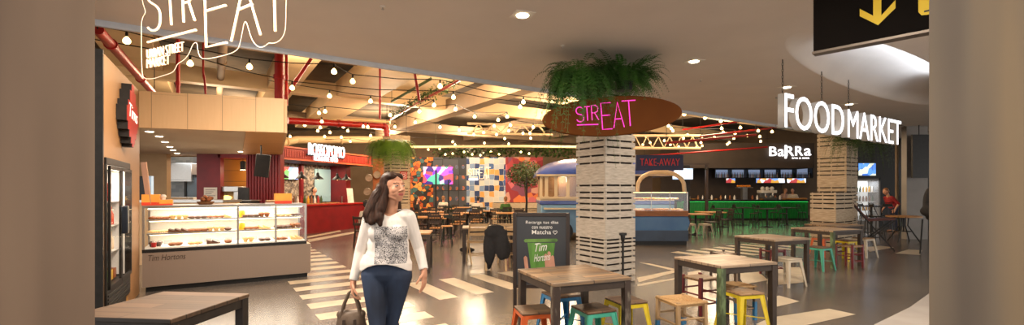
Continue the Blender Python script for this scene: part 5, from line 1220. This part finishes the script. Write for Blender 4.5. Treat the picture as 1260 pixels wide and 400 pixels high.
# ================================================================ PIPES AND STRING LIGHTS UNDER THE HALL CEILING
def pipe(label, pts, r, mat=None, name='red_pipe', flange=True):
    t = thing(name, label, 'pipe', pts[0]); o = Vector(pts[0]); L_ = [Vector(p)-o for p in pts]; MB().tube(L_, r, 12).build('pipe_run', mat or M_redgloss, t)
    h_ = MB()
    for p in ((pts[0], pts[-1]) if abs(Vector(pts[0]).x-Vector(pts[-1]).x)+abs(Vector(pts[0]).y-Vector(pts[-1]).y) > .3 else (max(pts, key=lambda v: v.z),)):
        p = Vector(p)-o; top = ZS-o.z
        if top-p.z > .02: h_.cyl(p, (p.x, p.y, top), min(.008, r) if (Vector(pts[0]).xy-Vector(pts[-1]).xy).length >= .5 else r, n=8)
    if h_.v: h_.build('hanger_rod', (mat or M_redgloss) if (Vector(pts[0]).xy-Vector(pts[-1]).xy).length < .5 else M_cable, t)
    if flange:
        c = MB()
        for a, b in zip(L_, L_[1:]): d = (b-a).normalized(); p = a.lerp(b, .5); c.cyl(p-d*.04, p+d*.04, r*1.25, n=12)
        c.build('coupling', mat or M_redgloss, t)
    return t
pipe('thick red pipe slanting down behind the oak wall top at the left', [ATH(120, 36, 3.75), ATH(150, 70, 3.75), ATH(190, 116, 3.75)], .07)
pipe('vertical red pipe rising from the oak fascia', [AT(343.5, 130, 9.0), AT(343.5, 60, 9.0)], .085); pipe('thin vertical red pipe right of the thick one', [AT(352.5, 130, 9.4), AT(352.5, 60, 9.4)], .03)
pipe('slanting red pipe beside the vertical red pipes', [AT(347, 125, 9.6), AT(383, 72, 9.6)], .035)
pipe('red pipe crossing level toward the slatted pillar with a bend down', [AT(354, 148.5, 13.5), AT(470, 155, 15.8), AT(475.5, 156, 15.9), AT(476, 168, 15.9)], .10)
pipe('thin red drop pipe left of the slatted pillar', [AT(467.5, 146, 11), AT(467.5, 103, 11)], .028); pipe('short red drop pipe under the ceiling edge', [AT(516, 124, 10), AT(510, 88, 10)], .03)
pipe('long thin red pipe running under the garland duct', [ATH(480, 147, 4.25), ATH(524, 121, 4.25), ATH(566, 98, 4.25)], .035)
for k, (a, b) in enumerate((((793,192), (944,181)), ((840,159.5), (925,147.5)), ((862,168), (955,157)), ((820,176), (930,166)))):
    Y0 = 20-2.4*k; pipe('%s red pipe over the bar side of the hall' % ['lowest', 'topmost', 'second', 'third'][k], [AT(a[0], a[1], Y0), AT(b[0], b[1], Y0+1.5)], .036)
pipe('red vertical pipe behind the urban market neon line', [AT(219, 118, 9), AT(219, 88, 9)], .035); pipe('red hose fitting hanging right of the neon outline', [AT(253, 116, 8.6), AT(252, 100, 8.6), AT(250, 90, 8.6)], .018)
pipe('pale round duct above the pizza kiosk', [AT(335, 178, 17), AT(365, 172, 19), AT(470, 172, 21)], .16, M_duct, 'air_duct'); pipe('pale thin conduit crossing above the pizza kiosk', [AT(352, 149, 15.5), AT(440, 148, 17), AT(480, 151, 17)], .05, M_duct, 'conduit')
pipe('green conduit pair running along the garland duct', [ATH(482, 125, 4.5), ATH(530, 97, 4.5)], .04, M_fern3, 'conduit')
for k, (t, z) in enumerate(((8.3, 4.9), (9.2, 5.05), (10.3, 4.95), (11.6, 5.1), (12.8, 5.0))):
    pipe('%s dark conduit under the slab above the coffee kiosk' % ['nearest', 'second', 'third', 'fourth', 'farthest'][k], [ST(-5, t, z), ST(4.2, t, z)], .03+.02*(k % 2), M_cable if k % 2 else M_beam, 'conduit')
for k, s_ in enumerate((-3.4, -2.6, .2)):
    pipe('%s grey cable duct running back over the coffee kiosk' % ['left', 'middle', 'right'][k], [ST(s_, 7.8, 4.75), ST(s_, 19, 4.75)], .09, M_beam, 'cable_duct')
pipe('white ceiling truss chord over the bus', [AT(500, 181, 20), AT(640, 180, 20), AT(800, 182, 20)], .06, M_pan, 'truss_chord')
tz = MB()
tr2 = thing('roof_truss', 'white zigzag roof truss over the bus', 'truss', AT(790, 170, 17)); o0 = tr2.location.copy()
q0 = [AT(775+7*k, 168 if k % 2 else 182, 17)-o0 for k in range(13)]; MB().tube(q0, .035, 6).build('web', M_pan, tr2); MB().tube([AT(775, 182.5, 17)-o0, AT(862, 182.5, 17)-o0], .05, 6).build('bottom_chord', M_pan, tr2); MB().tube([AT(775, 167, 17)-o0, AT(862, 167, 17)-o0], .05, 6).build('top_chord', M_pan, tr2)
tr3 = thing('roof_truss', 'white zigzag roof truss left of the oval sign', 'truss', AT(600, 165, 18)); o0 = tr3.location.copy()
q0 = [AT(580+9*k, 153 if k % 2 else 163, 18)-o0 for k in range(11)]; MB().tube(q0, .04, 6).build('web', M_pan, tr3); MB().tube([AT(575, 164, 18)-o0, AT(680, 166, 18)-o0], .05, 6).build('bottom_chord', M_pan, tr3); MB().tube([AT(575, 152, 18)-o0, AT(680, 155, 18)-o0], .05, 6).build('top_chord', M_pan, tr3)
bulbs = [(411,88),(434,100),(359.5,108),(405.5,118),(392.5,139),(400,137),(456,124.5),(396,149.5),(375,154),(394,157),(422.5,156),(447,155.5),(452.5,156),(391,161),(406,163),(399.5,168),(420,169),(428,161),(357,168),(381,174.5),(431,174),(456,167),(477,164),(156,50),(234,78),(307,82),(541.5,106),(558,119.5),(534,129.5),(560.5,134.5),(516,137),(480,141.5),(511,150.5),(486,156),(541.5,156.5),(584,143.5),(613,147.5),(624,143.5),(644,125.5),(640,131.5),(565,160),(583,165.5),(595,163),(608,155),(628,154),(611,165.5),(626,161),(621,170.5),(643.5,164),(652,164),(653,170),(656,156.5),(557,174.5),(560,178),(596,176),(596,180),(626,177),(527,184),(541,183),(571,187),(604,187),(641,187),(651,189),(548,190),(557,189),(581,190),(591,191),(614,190),(842,140.5),(867.5,145),(887,149),(888,158),(890,163),(911,157),(904.5,164),(903,170),(897.5,175.5),(895,177.5),(919.5,167),(933,161),(950,162),(935,168),(936,174),(822.5,155),(826,158),(828,161),(846,166),(841,170),(864,168),(856,173),(862.5,175.5),(857.5,180),(864,179.5),(879,169),(795,167.5),(800,175.5),(817.5,173),(825,178),(835,180.5),(791,178)]
B3 = []
for px, py in bulbs:
    z = 3.65; p = ATH(px, py, z)
    if p.y > 21: p = AT(px, py, 21+.3*((px*7) % 5))
    B3.append((to_st(p), p))
B3.sort(key=lambda q: q[0][1])
bands = [7.3, 9.0, 10.4, 12.2, 14.2, 16.4, 19.5, 40]
words_ = ['first string of warm bulbs, nearest the white ceiling edge', 'second string of warm bulbs behind the ceiling edge', 'third string of warm bulbs crossing the hall', 'fourth string of warm bulbs crossing the hall', 'fifth string of warm bulbs toward the back of the hall', 'sixth string of warm bulbs toward the back of the hall', 'farthest string of warm bulbs, over the mural side']
for i, (a, b) in enumerate(zip(bands, bands[1:])):
    row = sorted([q for q in B3 if a <= q[0][1] < b], key=lambda q: q[0][0])
    if not row: continue
    t = thing('string_lights', words_[i], 'string lights', row[0][1], 0, None); o0 = row[0][1]
    pts = []
    for k, (st, p) in enumerate(row):
        top = p+Vector((0, 0, .13))-o0
        if pts:
            m_ = (pts[-1]+top)/2; m_.z -= min(.08, .02*(top-pts[-1]).length); pts.append(m_)
        pts.append(top)
    lead = Vector((E1.x, E1.y, 0))
    pts = [pts[0]-lead*1.2+Vector((0,0,.05))]+pts+[pts[-1]+lead*1.2+Vector((0,0,.05))]
    MB().tube(pts, .009, 5).build('cable', M_cable, t)
    for st, p in row:
        l = p-o0; bl_ = MB().lathe([(.012,.06),(.02,.045),(.04,.02),(.048,-.005),(.042,-.03),(.022,-.046),(.002,-.05)], 12, l).build('bulb', M_bulb, t); MB().lathe([(.016,.05),(.018,.06),(.018,.11),(.008,.13)], 10, l).build('socket', M_black, bl_)
# ================================================================ PEOPLE
M_skin = pm('skin', (206,152,122), (196,140,110), 10, .5); M_hair = pm('dark brown hair', (34,20,13), (62,36,22), 22, .5, 0, (3,3,.35), .4, 4, 0, .3, .7, .25)
M_lip = pm('lips', (166,84,78), (156,76,70), 10, .4); M_brow = pm('brows', (72,46,34), (62,40,30), 10, .6); M_eyew = pm('eye white', (186,170,160), (176,160,150), 5, .5); M_iris = pm('eye dark', (44,28,20), (34,22,16), 5, .2)
def head_parts(mb, c, yaw, pitch=0, s=1.0):
    """adds a head to the builder; returns the frame (a right, b forward, c up)"""
    rot = (Matrix.Rotation(yaw, 3, 'Z') @ Matrix.Rotation(pitch, 3, 'X'))      # forward = -y turned by yaw
    c = Vector(c)
    def hp(a, b, u): return c+rot @ Vector((a*s, -b*s, u*s))
    def E(a, b, u, r): mb.ell(hp(a, b, u), tuple(q*s for q in r), rot, 16, 11)
    E(0, -.012, .03, (.073, .09, .084)); E(0, .03, -.025, (.060, .066, .078)); E(0, .058, -.094, (.024, .024, .02)); E(0, .05, -.066, (.040, .045, .042))
    for k in (-1, 1):
        mb.cap(hp(k*.05, -.005, -.055), hp(k*.016, .055, -.092), .020*s, .017*s); E(k*.034, .058, -.026, (.028, .027, .027)); E(k*.03, .062, -.052, (.02, .022, .022)); E(k*.0125, .103, -.034, (.009, .010, .008)); E(k*.03, .080, .006, (.0135, .0135, .0105)); E(k*.073, -.005, -.012, (.010, .020, .032))
    mb.cap(hp(0, .086, .016), hp(0, .113, -.028), .0075*s, .0115*s); mb.cap(hp(-.036, .078, .026), hp(.036, .078, .026), .011*s)
    E(0, .091, -.058, (.022, .0095, .006)); E(0, .090, -.068, (.019, .010, .0065))
    return hp, rot
def paint_face(o, c, rot, s=1.0):
    me = o.data; inv = rot.inverted(); c = Vector(c)
    for p in me.polygons:
        q = inv @ (Vector(p.center)-c)/s; a, b, u = q.x, -q.y, q.z
        if b < .06 or abs(a) > .06 or abs(u) > .12: continue
        if abs(a) < .0215*(1-((u+.064)/.02)**2*.5) and -.073+abs(a)*.22 < u < -.0545+abs(a)*.12 and b > .085: p.material_index = 1
        elif .014 < abs(a) < .048 and .0225+.004*(1-abs(abs(a)-.03)/.02) < u < .0275+.004*(1-abs(abs(a)-.03)/.02): p.material_index = 2
        else:
            dx, du = abs(a)-.031, u-.005
            if (dx/.0125)**2+(du/.0048)**2 < 1: p.material_index = 4 if dx*dx+du*du < .0050**2 else 3
            elif (dx/.0145)**2+((du-.001)/.0065)**2 < 1 and du > .003: p.material_index = 2
def finger(mb, pts, r): 
    for a, b in zip(pts, pts[1:]): mb.cap(a, b, r, r*.94, 8)
def hand(mb, wrist, fdir, side, palm_n, curl, s=1.0):
    """wrist point, direction of the fingers, side = direction towards the thumb, palm_n = where the palm faces; curl in radians"""
    w_ = Vector(wrist); f = Vector(fdir).normalized(); sd = Vector(side); sd = (sd-f*sd.dot(f)).normalized(); n = Vector(palm_n); n = (n-f*n.dot(f)-sd*n.dot(sd)).normalized()
    for k in (-.026, -.009, .009, .025): mb.cap(w_+sd*k*.75*s, w_+f*.082*s+sd*k*s, .0135*s, .0115*s, 8)
    mb.cap(w_-f*.02*s, w_+f*.03*s, .023*s, .024*s)
    tips = []
    for k, L_, r in ((.0275, .068, .0082), (.0092, .077, .0086), (-.0092, .071, .0082), (-.0265, .055, .0072)):
        p = w_+f*.083*s+sd*k*s*1.06; d = f; pts = [p]; cv = curl*(1+(.0275-k)*4)
        for i, q in enumerate((.45, .32, .23)):
            a = cv*(.7, 1.0, .8)[i]; d = (d*math.cos(a)+n*math.sin(a)).normalized(); p = p+d*L_*q*s; pts.append(p)
            axis = d.cross(n); n2 = n
        finger(mb, pts, r*s); tips.append(pts[-1])
    tb = w_+f*.018*s+sd*.026*s; q1 = tb+(sd*.75+f*.65+n*.25).normalized()*.038*s; q2 = q1+(f*.85+sd*.25+n*.45).normalized()*.03*s; q3 = q2+(f*.8+n*.6).normalized()*.022*s
    mb.cap(tb, q1, .0125*s, .0105*s, 8); finger(mb, [q1, q2, q3], .0092*s)
    return tips

# ---------------- the woman walking with a handbag
WX, WY = -.985, 3.57
wm = thing('person', 'woman in a white patterned sweater and blue jeans walking with a handbag', 'person', (WX, WY, 0), 0)
HC_ = (.058, -.005, 1.565); YAW = R(50); PITCH = R(-6)
b = MB()
hp, hrot = head_parts(b, HC_, YAW, PITCH)
b.cap((.025, .012, 1.35), (.048, .01, 1.49), .054, .049); b.cap((.03, -.015, 1.33), (.06, -.02, 1.47), .035, .03)
b.ell((.02, .0, 1.23), (.145, .095, .15)); b.ell((.01, 0, 1.06), (.125, .085, .15)); b.ell((0, 0, .92), (.17, .105, .12)); b.cap((-.12, 0, 1.325), (.165, 0, 1.34), .036)
SH_L, EL_L, WR_L = Vector((-.135, .0, 1.315)), Vector((-.215, .035, 1.065)), Vector((-.252, -.02, .84))
SH_R, EL_R, WR_R = Vector((.178, .0, 1.335)), Vector((.243, .05, 1.085)), Vector((.300, -.03, .925))
for s_, e_, w_ in ((SH_L, EL_L, WR_L), (SH_R, EL_R, WR_R)): b.cap(s_, e_, .045, .036); b.cap(e_, w_, .036, .023)
hand(b, WR_L+Vector((0, -.004, -.012)), (.0, -.12, -1), (.25, -1, 0), (1, .2, 0), .75)
hand(b, WR_R+Vector((.003, -.006, -.014)), (.03, -.16, -1), (-.2, -1, 0), (-1, .15, 0), .28)
HP_L, KN_L, AN_L = Vector((-.095, 0, .90)), Vector((-.038, -.10, .475)), Vector((-.03, -.06, .085))
HP_R, KN_R, AN_R = Vector((.10, 0, .90)), Vector((.018, .05, .475)), Vector((.02, .33, .15))
for h_, k_, a_ in ((HP_L, KN_L, AN_L), (HP_R, KN_R, AN_R)): b.cap(h_, k_, .085, .052); b.cap(k_, a_, .052, .036)
b.cap(AN_L+Vector((0,.01,-.035)), AN_L+Vector((-.005,-.16,-.055)), .034, .028); b.cap(AN_R+Vector((0,.0,-.03)), AN_R+Vector((.01,-.12,-.11)), .034, .026)
body = remeshed('body', b, .0042, [M_skin, M_lip, M_brow, M_eyew, M_iris], wm, None, 0, 2); paint_face(body, HC_, hrot)
# sweater
def sweater_mat():
    m, nt, bs_ = _new('white sweater with speckled panel'); N = nt.nodes; L = nt.links
    tc = N.new('ShaderNodeTexCoord'); sp = N.new('ShaderNodeSeparateXYZ'); L.new(tc.outputs['Object'], sp.inputs[0])
    def rng(sock, a, c):
        g = N.new('ShaderNodeMath'); g.operation = 'GREATER_THAN'; g.inputs[1].default_value = a; l = N.new('ShaderNodeMath'); l.operation = 'LESS_THAN'; l.inputs[1].default_value = c
        L.new(sock, g.inputs[0]); L.new(sock, l.inputs[0]); mu = N.new('ShaderNodeMath'); mu.operation = 'MULTIPLY'; L.new(g.outputs[0], mu.inputs[0]); L.new(l.outputs[0], mu.inputs[1]); return mu.outputs[0]
    nzw = N.new('ShaderNodeTexNoise'); nzw.inputs['Scale'].default_value = 60
    ax = rng(sp.outputs['X'], -.062, .172); az = rng(sp.outputs['Z'], .985, 1.268); ay = rng(sp.outputs['Y'], -.5, -.02)
    m1 = N.new('ShaderNodeMath'); m1.operation = 'MULTIPLY'; m2 = N.new('ShaderNodeMath'); m2.operation = 'MULTIPLY'; L.new(ax, m1.inputs[0]); L.new(az, m1.inputs[1]); L.new(m1.outputs[0], m2.inputs[0]); L.new(ay, m2.inputs[1])
    v = N.new('ShaderNodeTexVoronoi'); v.feature = 'DISTANCE_TO_EDGE'; v.inputs['Scale'].default_value = 85; L.new(tc.outputs['Object'], v.inputs[0])
    n2 = N.new('ShaderNodeTexNoise'); n2.inputs['Scale'].default_value = 13; n2.inputs['Detail'].default_value = 1; L.new(tc.outputs['Object'], n2.inputs[0])
    th = N.new('ShaderNodeMapRange'); th.inputs['From Min'].default_value = .3; th.inputs['From Max'].default_value = .7; th.inputs['To Min'].default_value = .04; th.inputs['To Max'].default_value = .22; L.new(n2.outputs['Fac'], th.inputs[0])
    lt = N.new('ShaderNodeMath'); lt.operation = 'LESS_THAN'; L.new(v.outputs['Distance'], lt.inputs[0]); L.new(th.outputs[0], lt.inputs[1])
    v2 = N.new('ShaderNodeTexVoronoi'); v2.inputs['Scale'].default_value = 85; L.new(tc.outputs['Object'], v2.inputs[0]); sc_ = N.new('ShaderNodeSeparateColor'); L.new(v2.outputs['Color'], sc_.inputs[0])
    cr = N.new('ShaderNodeValToRGB'); cr.color_ramp.interpolation = 'CONSTANT'; e = cr.color_ramp.elements; e[0].color = (*lin((48,48,54)), 1); e[1].position = .55; e[1].color = (*lin((112,112,118)), 1); L.new(sc_.outputs[0], cr.inputs[0])
    pr_ = N.new('ShaderNodeMix'); pr_.data_type = 'RGBA'; pr_.inputs['B'].default_value = (*lin((206,202,200)), 1); L.new(lt.outputs[0], pr_.inputs[0]); L.new(cr.outputs[0], pr_.inputs['A'])
    mx_ = N.new('ShaderNodeMix'); mx_.data_type = 'RGBA'; mx_.inputs['A'].default_value = (*lin((232,226,220)), 1); L.new(m2.outputs[0], mx_.inputs[0]); L.new(pr_.outputs['Result'], mx_.inputs['B'])
    L.new(mx_.outputs['Result'], bs_.inputs['Base Color']); bs_.inputs['Roughness'].default_value = .85
    w = N.new('ShaderNodeTexNoise'); w.inputs['Scale'].default_value = 9; w.inputs['Detail'].default_value = 3; mp = N.new('ShaderNodeMapping'); mp.inputs['Scale'].default_value = (1.6, 1, .7); mp.inputs['Rotation'].default_value = (0, .5, 0); L.new(tc.outputs['Object'], mp.inputs[0]); L.new(mp.outputs[0], w.inputs[0])
    bp = N.new('ShaderNodeBump'); bp.inputs['Strength'].default_value = .5; bp.inputs['Distance'].default_value = .03; L.new(w.outputs['Fac'], bp.inputs['Height']); L.new(bp.outputs[0], bs_.inputs['Normal'])
    return m
s = MB()
s.ell((.02, .0, 1.23), (.165, .112, .17)); s.ell((.014, 0, 1.10), (.166, .116, .2)); s.ell((.01, 0, 1.02), (.178, .122, .15)); s.ell((.0, 0, .95), (.205, .135, .17)); s.cap((-.115, 0, 1.326), (.16, 0, 1.344), .056)
for k, x in ((-1, -.055), (1, .095)): s.ell((x, -.075, 1.215), (.068, .05, .066))
for s_, e_, w_ in ((SH_L, EL_L, WR_L), (SH_R, EL_R, WR_R)):
    s.cap(s_, e_, .054, .045); s.cap(e_, e_.lerp(w_, .55), .045, .039); s.cap(e_.lerp(w_, .5), w_+(w_-e_).normalized()*.05, .039, .034)
dL = (WR_L-EL_L).normalized(); dR = (WR_R-EL_R).normalized()
def cut(v):
    if v.z < .980-1.9*(v.x-.005)**2-(.0 if v.y < 0 else .02) and abs(v.x) < .215 and v.z > .7 and not (v-WR_L).length < .07 and not (v.x > .225): 
        return True
    if (v-WR_L).dot(dL) > .0 and v.x < -.2: return True
    if (v-WR_R).dot(dR) > .0 and v.x > .235: return True
    q = Vector((v.x-.038, (v.y+.0)*1.0)); r_ = math.hypot(q.x/.088, q.y/.11)
    if r_ < 1 and v.z > 1.345+.035*(1 if v.y > 0 else .0)+.05*abs(q.x)/.1: return True
    return v.z > 1.40 and r_ < 1.1
sw_ = remeshed('sweater', s, .006, sweater_mat(), wm, None, 0, 4, cut); so = sw_.modifiers.new('thickness', 'SOLIDIFY'); so.thickness = .006; so.offset = -1
# jeans
j = MB(); j.ell((0, .01, .915), (.183, .125, .115)); j.cap((-.075, .045, .87), (.075, .045, .87), .10)
for h_, k_, a_ in ((HP_L, KN_L, AN_L), (HP_R, KN_R, AN_R)): j.cap(h_+Vector((0,0,-.02)), k_, .104, .058); j.cap(k_, a_, .058, .046); j.ell(k_.lerp(a_, .3)+Vector((0,.03,0)), (.055,.06,.11))
M_den = pm('blue denim', (20,30,48), (50,68,98), 4, .8, 0, (1,1,.5), .3, 8)
remeshed('jeans', j, .008, M_den, wm, None, 0, 4, lambda v: v.z > 1.01 or (v.z < .12 and v.y < .15))
sh = MB()
for a_, dz in ((AN_L, -.045), (AN_R, -.06)):
    t_ = Vector((0, -1, -.1 if a_ is AN_L else -.75)).normalized(); p_ = a_+Vector((0, .02, -.035)); sh.cap(p_, p_+t_*.17, .042, .036); sh.ell(p_+t_*.19, (.045,.04,.03))
remeshed('shoes', sh, .01, pm('dark shoe', (40,36,36), (30,28,28), 8, .5), wm, None, 0, 3)
# hair: cap plus long waves to the chest, with separate strands on top
hr = MB()
def hE(a, b_, u, r): hr.ell(hp(a, b_, u), r, hrot, 16, 11)
hE(0, -.035, .05, (.086, .092, .082)); hE(-.03, .012, .082, (.045, .055, .034)); hE(.03, .012, .082, (.045, .055, .034)); hE(-.012, -.07, -.02, (.08, .06, .1))
for k in (-1, 1): hE(k*.07, -.03, -.02, (.024, .05, .085))
for p, q, r0, r1 in (((-.02, .03, 1.53), (-.075, .03, 1.38), .082, .075), ((-.06, -.005, 1.50), (-.11, -.055, 1.36), .06, .058), ((-.1, -.055, 1.37), (-.085, -.105, 1.305), .056, .03), ((-.05, -.03, 1.45), (-.03, -.10, 1.33), .05, .038), ((-.03, -.10, 1.34), (-.015, -.115, 1.285), .034, .018), ((.03, .06, 1.53), (.05, .085, 1.40), .06, .05), ((.01, -.045, 1.53), (-.02, -.075, 1.40), .032, .04), ((-.12, -.03, 1.40), (-.135, -.05, 1.31), .042, .022)): hr.cap(p, q, r0, r1)
hair = remeshed('hair', hr, .006, M_hair, wm, None, 0, 4, lambda v: False)
sr = random.Random(3); st_ = MB()
for i in range(110):
    a0 = sr.uniform(-.085, .03); u0 = sr.uniform(-.02, .125)
    p0 = hp(sr.uniform(-.06, .06), sr.uniform(-.08, .045), .100+sr.uniform(-.014, .006)); tx = sr.uniform(-.165, -.0)
    p1 = hp(sr.choice((-1, -1, 1))*sr.uniform(.075, .092), sr.uniform(-.07, .0), sr.uniform(-.02, .05)); p3 = Vector((tx, sr.uniform(-.125, -.04), sr.uniform(1.275, 1.35))); p2 = Vector((tx*.9+sr.uniform(-.015, .015), p3.y+.015, 1.41+sr.uniform(-.02, .03)))
    if p1.x > .06: continue
    pts = []
    for k in range(13):
        u = k/12; c_ = (1-u)**3*p0+3*(1-u)**2*u*p1+3*(1-u)*u*u*p2+u**3*p3; pts.append(c_+Vector((math.sin(u*11+i)*.006*u, math.cos(u*9+i)*.005*u, 0)))
    st_.tube(pts, [.0035*(1-.6*k/12) for k in range(13)], 5)
st_.build('hair_strands', M_hair, hair)
# handbag hanging from her hand
hb = thing('handbag', 'taupe leather handbag with two long handles in the woman\'s hand', 'bag', (WX-.262, WY-.04, 0), R(8)); M_bag = pm('taupe leather', (106,88,72), (84,68,54), 12, .5, 0, (1,1,1), .2)
m = MB(); m.ell((0,0,.45), (.125,.075,.17)); m.cap((-.085,0,.34), (.085,0,.34), .07); m.cap((-.075,0,.585), (.075,0,.585), .035, .035); m.ell((.0,0,.53), (.11,.06,.09)); remeshed('bag_body', m, .009, M_bag, hb, None, 0, 4)
for y in (-.028, .028): MB().tube([(-.075, y, .57), (-.05, y*.9, .67), (-.016, y*.5, .752), (0, y*.4, .765), (.016, y*.5, .752), (.05, y*.9, .67), (.075, y, .57)], .0105, 8).build('handle', M_bag, hb)
sp_ = MB(); sp_.bx(-.118, .118, -.073, -.066, .5, .515); sp_.bx(-.05, -.03, -.078, -.066, .46, .56); sp_.bx(.03, .05, -.078, -.066, .46, .56); sp_.build('strap_detail', pm('dark brown strap', (66,50,40), (52,40,32), 10, .5), hb)

# ---------------- other people, smaller in the picture
def simple_person(label, loc, rz, pose, top, legs, hair_c, yaw=0, pitch=0, long_sleeve=True, lean=0.0, vox=.011, arms=None, hair_long=0, cap_m=None):
    """pose 'stand' or 'sit'; front is local -y"""
    t = thing('person', label, 'person', loc, rz); seat = pose == 'sit'
    hz = .52 if seat else .92; ly = -math.sin(lean)
    def up(h, y=0, x=0): return Vector((x, y+h*ly, hz+h*math.cos(lean)))
    b = MB(); hc = up(.66, -.02); hpf, rot = head_parts(b, hc, yaw, pitch); b.cap(up(.43), up(.58), .055, .05); b.ell(up(.3), (.15,.1,.17)); b.ell(up(.12), (.135,.095,.15)); b.ell(up(0), (.16,.11,.12)); b.cap(up(.41, 0, -.15), up(.41, 0, .15), .05)
    arms = arms or ((Vector((-.25,-.02,hz+.14)), Vector((-.26,-.16,hz-.06))), (Vector((.25,-.02,hz+.14)), Vector((.26,-.16,hz-.06))))
    for k, (e_, w_) in zip((-1, 1), arms):
        s_ = up(.40, 0, .17*k); b.cap(s_, e_, .045, .036); b.cap(e_, w_, .036, .026); hand(b, w_, (w_-e_), (-k*.6, -.6, .3), (-k, 0, -.4), .5, 1.05)
    if seat: lg = [(Vector((.09*k,-.02,.50)), Vector((.11*k,-.42,.50)), Vector((.11*k,-.40,.09))) for k in (-1, 1)]
    else: lg = [(Vector((.09*k,0,.9)), Vector((.10*k,-.02,.48)), Vector((.10*k,.03,.09))) for k in (-1, 1)]
    for h_, k_, a_ in lg: b.cap(h_, k_, .078, .052); b.cap(k_, a_, .05, .038); b.cap(a_+Vector((0,.02,-.04)), a_+Vector((0,-.14,-.05)), .04, .034)
    body = remeshed('body', b, vox*.75, [M_skin, M_lip, M_brow, M_eyew, M_iris], t, None, 0, 2); paint_face(body, hc, rot)
    s = MB(); s.ell(up(.3), (.172,.122,.19)); s.ell(up(.12), (.16,.118,.18)); s.ell(up(.0), (.175,.126,.1)); s.cap(up(.405, 0, -.155), up(.405, 0, .155), .06)
    for k, (e_, w_) in zip((-1, 1), arms):
        s_ = up(.40, 0, .17*k); s.cap(s_, e_, .06, .05)
        if long_sleeve: s.cap(e_, e_.lerp(w_, .85), .05, .042)
    ax_ = up(1)-up(0); remeshed('shirt', s, vox, top, t, None, 0, 3, lambda v: (v-up(0)).dot(ax_) > .455 and abs(v.x) < .09)
    j = MB(); j.ell(Vector((0,0,hz-.01)), (.176,.125,.11))
    for h_, k_, a_ in lg: j.cap(h_, k_, .096, .068); j.cap(k_, a_+Vector((0,0,.02)), .068, .055)
    remeshed('trousers', j, vox, legs, t, None, 0, 3)
    hr = MB(); E_ = lambda a, b_, u, r: hr.ell(hpf(a, b_, u), r, rot, 14, 9); E_(0, -.035, .046, (.085,.088,.08)); E_(0, -.07, -.02, (.07,.045,.08))
    if hair_long: hr.cap(hpf(0, -.08, -.02), hpf(0, -.09, -.2), .07, .05)
    remeshed('cap' if cap_m else 'hair', hr, vox*.8, cap_m or hair_c, t, None, 0, 2)
    return t
Mwh = pm('white shirt cloth', (214,204,190), (198,188,174), 8, .85); Mbk = pm('black cloth', (26,25,26), (36,34,34), 8, .85); Mrd = pm('red shirt cloth', (150,34,38), (130,28,32), 8, .85); Mgy = pm('grey cloth', (90,86,84), (76,72,70), 8, .85); Mbl = pm('navy cloth', (40,48,70), (34,40,60), 8, .85)
H_d = pm('black hair', (26,20,18), (38,30,26), 18, .5); H_l = pm('light brown hair', (150,104,62), (126,84,48), 18, .5)
simple_person('person in a red shirt leaning over by the columns on the right', (rx(1099, 17), 17.0, 0), R(-88), 'stand', Mrd, Mbl, H_l, 0, R(30), False, R(24), .013)
Y = 21.0; simple_person('person in a white shirt seated with back turned before the mural', ((588-CX)/F*Y, Y, 0), R(165), 'sit', Mwh, Mbl, H_d, 0, 0, True, R(6), .015); chair(((588-CX)/F*Y, Y-.02, 0), R(165), M_hdark, 'chair under the person in white before the mural')
Y = 19.6; simple_person('person in dark clothes seated left of the hall tables', ((513-CX)/F*Y, Y, 0), R(120), 'sit', Mbk, Mbk, H_d, 0, 0, True, 0, .015, None, 1); chair(((513-CX)/F*Y, Y, 0), R(120), M_hdark, 'chair under the person in dark clothes')
Y = 22.5; simple_person('person in a pale top seated under the television', ((545.5-CX)/F*Y, Y, 0), R(180), 'sit', Mwh, Mbk, H_l, 0, 0, True, 0, .016); chair(((545.5-CX)/F*Y, Y-.02, 0), R(180), M_hdark, 'chair under the person in pale top')
Y = 12.6; simple_person('person in white seated behind the woman\'s shoulder', ((449.5-CX)/F*Y, Y, 0), R(150), 'sit', Mwh, Mbk, H_d, 0, 0, True, R(4), .012, None, 0); chair(((449.5-CX)/F*Y, Y, 0), R(150), M_hdark, 'chair under the person behind the woman')
simple_person('bar worker in white bending at the right end of the bar', (rx(976, 25.2), 25.2, 0), R(-40), 'stand', Mwh, Mbk, H_d, 0, R(14), True, R(14), .016)
simple_person('bar worker in pale top near the espresso machine', (rx(967, 25.8), 26.0, 0), R(10), 'stand', pm('pale pink cloth', (206,170,150), (190,154,134), 8, .85), Mbk, H_l, 0, 0, True, R(10), .016)
q = kpt(3.1, 1.15, 0); simple_person('cook in a black cap behind the pizza counter', q, RK, 'stand', Mbk, Mbk, H_d, 0, 0, False, 0, .014, None, 0, Mbk)
Y = 20.0; simple_person('person in a green top seated at the crate wall', ((622-CX)/F*Y, Y-.0, 0), R(200), 'sit', pm('green top', (70,110,50), (60,96,44), 8, .85), Mbk, H_l, 0, 0, True, 0, .016); chair(((622-CX)/F*Y, Y, 0), R(200), M_hdark, 'chair under the person in green')
scene.view_settings.view_transform = 'Standard'; scene.view_settings.look = 'None'; scene.view_settings.gamma = 1; scene.view_settings.use_curve_mapping = False
scene.view_settings.exposure = 0.25
scene.cycles.use_denoising = True; scene.cycles.max_bounces = 8; scene.cycles.diffuse_bounces = 3; scene.cycles.glossy_bounces = 3; scene.cycles.transparent_max_bounces = 24; scene.cycles.sample_clamp_indirect = 6
